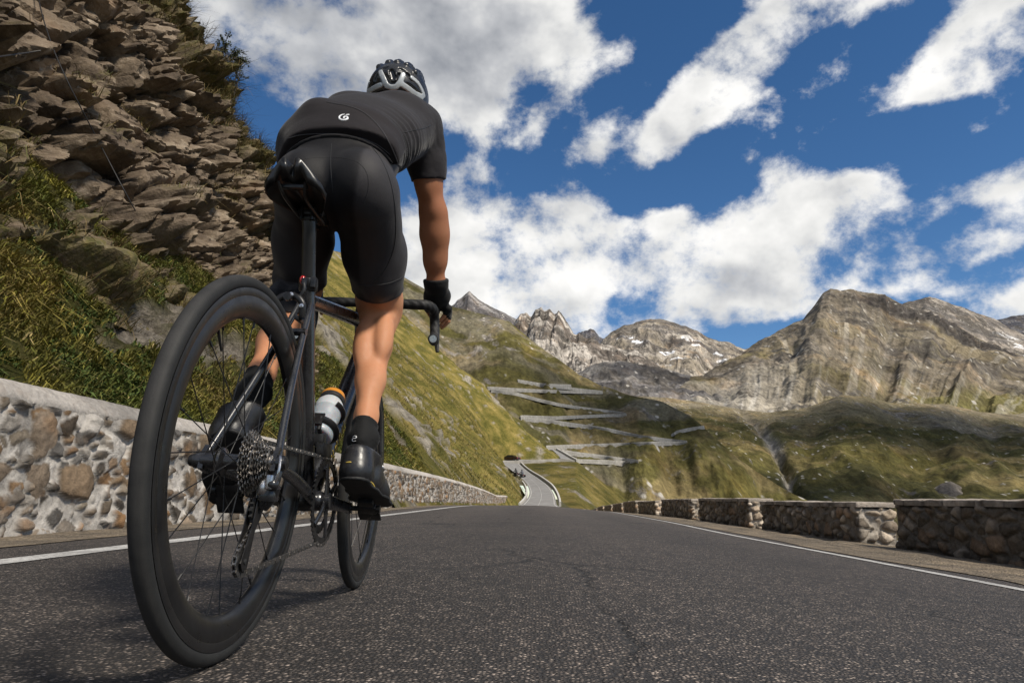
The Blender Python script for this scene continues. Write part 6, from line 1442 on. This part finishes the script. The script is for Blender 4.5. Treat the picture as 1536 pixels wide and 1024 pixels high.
    emit('hair', np.maximum(F, np.maximum(l[..., 1] - .055 - .0 * l[..., 2], -(l[..., 2] + .075))), ax, material('dark_hair', lambda t: {'Base Color': t.mix(t.noise(t.map(t.coord('Object'), sc=(1, 1, .2)), 160, 3), (.010, .008, .006), (.04, .03, .022)), 'Normal': t.bump(t.noise(t.map(t.coord('Object'), sc=(1, 1, .15)), 260, 2), .5, .002)}, rough=.6), rel=1)
    mb = MB()
    for s in (-1, 1): mb.tube(spline([hl(s * .082, .02, .0), hl(s * .072, .03, -.05), hl(s * .03, .055, -.118), hl(0, .06, -.126)], 14), .004, 6, sx=.4); mb.tube([hl(s * .080, -.05, -.0), hl(s * .074, .01, -.048)], .004, 6, sx=.4)
    mb.build('chin_strap', M_rubber, he_)
# ------------------------------------------------------------------ small things: cables, plants, traffic, marker post
if want('small'):
    M_cable = material('steel_cable', color=(.035, .033, .032), rough=.5, metal=.6)
    if want('hill'):
        cbv = BVHTree.FromPolygons(P_CLIFF.reshape(-1, 3).tolist(), gridF(P_CLIFF.shape[0], P_CLIFF.shape[1]).tolist()); c0 = Vector((0, 0, CH))
        def on_cliff(x, y, off=.45):
            h = cbv.ray_cast(c0, Vector(direction(x, y))); 
            return None if h[0] is None else np.array(h[0]) * (1 - off / h[3]) + np.array([0, 0, CH]) * off / h[3]
        def cable(pts, lab):
            q = [on_cliff(*p) for p in pts]; q = np.array([p for p in q if p is not None])
            if len(q) < 3: return
            for c in range(3): q[:, c] = smooth_line(q[:, c])
            mb = MB(); o = q.mean(0); mb.tube(spline(q - o, 80), .011, 6); e = mb.build('rockfall_cable', M_cable); e.location = o; tag(e, lab, 'cable')
        def smooth_line(a): return np.convolve(np.pad(a, 2, mode='edge'), [.15, .22, .26, .22, .15], 'valid')
        cable([(54, -30), (56, 0), (62, 30), (75, 75), (95, 115), (120, 160), (143, 200), (166, 245), (185, 285), (205, 325), (228, 362), (250, 392), (268, 420)], 'long dark steel cable hanging down the cliff face')
        cable([(-40, 90), (-10, 86), (20, 82), (48, 79), (75, 74)], 'short dark steel cable running off the cliff to the left edge')
        # sapling and shrub on the rim
        M_bark = material('twig_bark', lambda t: {'Base Color': t.ramp(t.noise(t.coord('Object'), 20, 4), [(.3, (.04, .032, .024)), (.7, (.12, .10, .08))])}, rough=.9)
        M_need = material('fir_needles', lambda t: {'Base Color': t.mix(t.noise(t.coord('Object'), 9, 3), (.016, .026, .012), (.045, .055, .020))}, rough=.8)
        def sapling(base, H, seed, lab, dense=1.0, spread=.34):
            r = np.random.default_rng(seed); t = empty('fir_sapling', base); tag(t, lab, 'sapling'); mb = MB(); nd = []
            lean = np.array([.10, .05, 1.]); mb.tube([lean * H * q + [.03 * math.sin(5 * q), 0, 0] for q in np.linspace(-.08, 1, 9)], np.linspace(.022, .004, 9), 8)
            for k in range(int(34 * dense)):
                z = r.uniform(.08, .97); a = r.uniform(0, 2 * np.pi); L = H * spread * (1.08 - z) * r.uniform(.6, 1.15) + .05; b0 = lean * H * z
                tip = b0 + np.array([math.cos(a) * L, math.sin(a) * L, L * r.uniform(.05, .45)]); mb.tube([b0, b0 * .5 + tip * .5 + [0, 0, -.03 * L], tip], [.006, .004, .002], 5)
                for q in np.linspace(.15, 1, max(3, int(L / .03))):
                    c = b0 + (tip - b0) * q
                    for _ in range(6): d = r.normal(0, 1, 3); d[2] = abs(d[2]) * .5; nd.append((c, c + d / np.linalg.norm(d) * r.uniform(.035, .075)))
            mb.build('trunk', M_bark, t); A = np.array([n[0] for n in nd]); B = np.array([n[1] for n in nd]); s = np.cross(B - A, r.normal(0, 1, A.shape)); s = s / (np.linalg.norm(s, axis=1)[:, None] + 1e-9) * .006
            obj('crown', np.stack([A - s, A + s, B], 1).reshape(-1, 3), np.arange(len(A) * 3).reshape(-1, 3), M_need, t, smooth=False)
        def shrub(base, H, seed, lab, leaves=0):
            r = np.random.default_rng(seed); t = empty('shrub', base); tag(t, lab, 'shrub'); mb = MB(); lf = []
            def grow(p, d, L, rad_, n):
                q = [p]; 
                for k in range(4): d = d + r.normal(0, .13, 3); d /= np.linalg.norm(d); p = p + d * L / 4; q.append(p)
                mb.tube(q, np.linspace(rad_, rad_ * .5, 5), 5)
                if leaves: lf.extend([(x, r.normal(0, 1, 3)) for x in q[1:] for _ in range(leaves)])
                if n > 0:
                    for k in range(3): e = d + r.normal(0, .5, 3); e[2] += .15; grow(q[r.integers(2, 5)], e / np.linalg.norm(e), L * .62, rad_ * .55, n - 1)
            for k in range(6): d = np.array([r.normal(.25, .4), r.normal(0, .4), 1.0]); grow(np.zeros(3), d / np.linalg.norm(d), H * .5, .012, 2)
            mb.build('stems', M_bark, t)
            if lf:
                A = np.array([x for x, _ in lf]); D = np.array([d / np.linalg.norm(d) for _, d in lf]); s = np.cross(D, r.normal(0, 1, A.shape)); s = s / np.linalg.norm(s, axis=1)[:, None] * .022
                obj('foliage', np.stack([A, A + D * .035 + s, A + D * .08, A + D * .035 - s], 1).reshape(-1, 3), np.arange(len(A) * 4).reshape(-1, 4), M_need, t, smooth=False)
        for x, y, H, sd_, lab, kind in ((352, 138, 1.75, 4, 'dark green fir sapling leaning out from the cliff rim', 'fir'), (378, 128, 1.15, 8, 'lower small fir sapling just below the rim sapling', 'fir'), (328, 62, 1.1, 5, 'bare twiggy shrub at the top of the cliff rim', 'bare'), (345, 92, .95, 6, 'thin leafy shrub between the bare shrub and the fir sapling', 'leaf')):
            p = None
            for dx in range(0, 90, 4):
                p = on_cliff(x - dx, y, .05)
                if p is not None: break
            if p is None: continue
            if kind == 'fir': sapling(p, H, sd_, lab)
            else: shrub(p, H, sd_, lab, 0 if kind == 'bare' else 3)
    if want('far'):
        # parked car on the bend, two motorcycles with riders, marker post
        def rz(p): return p
        M_car = material('dark_car_paint', color=(.020, .007, .008), rough=.25, **{'Coat Weight': .6}); M_glass = material('car_glass', color=(.01, .012, .014), rough=.08); M_lamp = material('tail_lamp', color=(.4, .02, .02), rough=.2)
        p = unp(766.5, 691.5, 166); car = empty('parked_car', p, (0, 0, rad(62))); tag(car, 'dark red car on the upper bend above the motorcycles', 'car')
        prof = [(-2.1, .35), (-2.12, .75), (-1.95, .92), (-1.35, .98), (-.75, 1.42), (.55, 1.45), (1.35, 1.02), (2.05, .92), (2.15, .6), (2.1, .32)]
        def shell(pr, hw, inset):
            V = []; 
            for s in (-1, 1): V += [[s * (hw - inset * max(0, (z - .95) / .5)), y, z] for y, z in pr]
            n = len(pr); return V, [[i, (i + 1) % n, n + (i + 1) % n, n + i] for i in range(n)] + [list(range(n))[::-1], list(range(n, 2 * n))]
        mb = MB(); mb.add(*shell(prof, .86, .17)); mb.build('body', M_car, car, sharp=35)
        for y0, y1, nm in ((-1.27, -.80, 'rear_window'), (.65, 1.30, 'windscreen')):
            z = lambda y: np.interp(y, [q[0] for q in prof[3:7]], [q[1] for q in prof[3:7]]); mb = MB(); hw = .66
            mb.add([[-hw, y0, z(y0) + .008], [hw, y0, z(y0) + .008], [hw, y1, z(y1) + .008], [-hw, y1, z(y1) + .008]], [[0, 1, 2, 3]]); mb.build(nm, M_glass, car)
        for s in (-1, 1):
            mb = MB(); mb.add([[s * .862, -1.1, 1.0], [s * .862, 1.0, 1.0], [s * .735, .5, 1.38], [s * .735, -.7, 1.36]], [[0, 1, 2, 3]]); mb.build('side_window', M_glass, car)
            mb = MB(); mb.box((s * .68, -2.11, .74), (.30, .05, .14), .02); mb.build('tail_light', M_lamp, car)
            for y in (-1.3, 1.35):
                mb = MB(); mb.lathe([(.001, -.10), (.22, -.10), (.31, -.09), (.32, 0), (.31, .09), (.22, .10), (.001, .10)], (s * .79, y, .32), (1, 0, 0), 24); mb.build('wheel', M_rubber, car)
        def moto(px, py, Y, turn, lab, lab2, jacket):
            p = unp(px, py, Y); m = empty('motorcycle', p, (0, 0, turn)); tag(m, lab, 'motorcycle', 'motorcycles on the S-bend')
            for y in (0, 1.42):
                mb = MB(); mb.lathe([(.22, -.05), (.29, -.06), (.325, 0), (.29, .06), (.22, .05)], (0, y, .325), (1, 0, 0), 24, closed=True); mb.build('wheel', M_rubber, m)
            mb = MB(); mb.tube([(0, -.25, .92), (0, .15, .82), (0, .55, .90), (0, .9, .98), (0, 1.1, .9)], [.10, .14, .17, .17, .10], 12, sx=1.1); mb.box((0, .65, .48), (.36, .55, .42), .08); mb.build('body', M_dark, m)
            mb = MB(); mb.tube([(-.38, .85, 1.08), (-.15, 1.02, 1.1), (.15, 1.02, 1.1), (.38, .85, 1.08)], .02, 8); mb.tube([(-.09, 1.08, .98), (-.09, 1.42, .33)], .03, 8); mb.tube([(.09, 1.08, .98), (.09, 1.42, .33)], .03, 8); mb.build('fork', M_dark, m)
            for s in (-1, 1): mb = MB(); mb.box((s * .33, -.1, .70), (.22, .5, .38), .05); mb.build('pannier', M_rubber, m)
            mb = MB(); mb.box((0, -.30, .82), (.14, .04, .07), .01); mb.build('tail_light', M_lamp, m)
            if want('rider'):
                t = empty('person', p, (0, 0, turn)); tag(t, lab2, 'person', 'motorcyclists on the S-bend'); f = Field()
                f.chain([(0, .15, 1.0), (0, .22, 1.25), (0, .34, 1.48)], [.17, .18, .17], .08, (1, 0, 0), 1.2)
                for s in (-1, 1): f.chain([(s * .10, .15, .98), (s * .24, .58, .86), (s * .20, .42, .45), (s * .20, .52, .36)], [.10, .085, .06, .05], .05); f.chain([(s * .21, .33, 1.48), (s * .33, .50, 1.25), (s * .35, .84, 1.12)], [.075, .06, .045], .05)
                f.cap((0, .36, 1.5), (0, .42, 1.68), .07, .07, .05); F_, ax_ = f.grid(.025, .05); V_, Q_ = nets(F_, ax_); obj('body', V_, Q_, jacket, t)
                h = Field().ell((0, .44, 1.76), (.135, .16, .15), .03); F_, ax_ = h.grid(.025, .05); V_, Q_ = nets(F_, ax_); obj('helmet', V_, Q_, M_carbon, t)
        J1 = material('dark_riding_suit', color=(.02, .02, .022), rough=.7); J2 = material('slate_riding_suit', color=(.055, .06, .075), rough=.7)
        moto(775.5, 716.5, 137, rad(38), 'black motorcycle with panniers close to the inside of the bend', 'motorcyclist in black suit and helmet close to the inside of the bend', J1)
        moto(784.5, 719, 133, rad(30), 'dark motorcycle with panniers nearer the middle of the lane', 'motorcyclist in slate grey suit nearer the middle of the lane', J2)
        po = empty('marker_post', unp(788.3, 744, 105.5)); tag(po, 'short white marker post at the foot of the grassy slope', 'post'); mb = MB(); mb.tube([(0, 0, -.2), (0, 0, .95), (.0, .0, 1.0)], [.09, .08, .05], 10); mb.build('stake', M_kerb, po); mb = MB(); mb.tube([(0, 0, .70), (0, 0, .86)], .084, 10); mb.build('band', M_rubber, po)
# ------------------------------------------------------------------ unseen clouds, added for the shade they cast on the road and the lower slopes
def cloudmat():
    m = bpy.data.materials.new('cloud_vapour'); m.use_nodes = True; t = NT(m.node_tree); t.n.clear()
    out = t.node('ShaderNodeOutputMaterial'); d = t.node('ShaderNodeBsdfDiffuse'); d.inputs[0].default_value = (.9, .9, .9, 1); tr = t.node('ShaderNodeBsdfTranslucent'); tr.inputs[0].default_value = (.9, .9, .9, 1)
    a = t.node('ShaderNodeMixShader'); a.inputs[0].default_value = .5; t.l.new(d.outputs[0], a.inputs[1]); t.l.new(tr.outputs[0], a.inputs[2])
    tp = t.node('ShaderNodeBsdfTransparent'); b = t.node('ShaderNodeMixShader'); r = t.attr('cloudiness', 'Fac')
    n = t.noise(t.coord('Object'), .035, 5, .6); f = t.rng(t.math('ADD', r, t.math('MULTIPLY', t.math('SUBTRACT', n, .5), .9)), .12, .60, 0, .93, True)
    f = t.math('MULTIPLY', f, t.attr('opacity', 'Fac')); t.l.new(f, b.inputs[0]); t.l.new(tp.outputs[0], b.inputs[1]); t.l.new(a.outputs[0], b.inputs[2]); t.l.new(b.outputs[0], out.inputs[0]); return m
# (ground point that lies in the middle of the shade, half widths across and along, height of the cloud)
SHADES = [((-2, 2, 3), (38, 32), 240), ((150, 330, 60), (170, 130), 520), ((470, 620, 90), (330, 230), 700), ((215, 1400, 250), (130, 160), 1700)]
if want('cloud'):
    V = []; F = []; D = []; OP = []; n = 0
    for c, (a, b), h in SHADES:
        k = (h - c[2]) / sun_dir[2]; o = np.array(c, float) + sun_dir * k
        for side in (1, -1):
            r_ = np.linspace(0, 1, 22); th = np.linspace(0, 2 * np.pi, 64, endpoint=False); A, R_ = np.meshgrid(th, r_, indexing='ij')
            P = np.stack([a * R_ * np.cos(A), b * R_ * np.sin(A), side * .16 * (a + b) * np.sqrt(np.maximum(1 - R_ ** 2, 0)) * (1 if side > 0 else .45)], -1)
            P[..., 2] += .05 * (a + b) * fbm((P + o) * (5 / (a + b)), 4, 9) * (1 - R_ ** 2); P = P + o
            V.append(P.reshape(-1, 3)); F.append(gridF(64, 22, True) + n); D.append((1 - R_).ravel() * (3.2 if h < 300 else 1.9)); OP.append(np.full(64 * 22, .16 if h < 300 else .92)); n += 64 * 22
    tag(obj('clouds', np.concatenate(V), np.concatenate(F), cloudmat(), attrs={'cloudiness': np.concatenate(D), 'opacity': np.concatenate(OP)}), 'loose white clouds drifting above the pass', kind='stuff')
scene.cycles.use_denoising = True
scene.cycles.max_bounces = 6; scene.cycles.diffuse_bounces = 3; scene.cycles.glossy_bounces = 3
scene.cycles.transparent_max_bounces = 8; scene.cycles.transmission_bounces = 4
scene.cycles.sample_clamp_indirect = 6
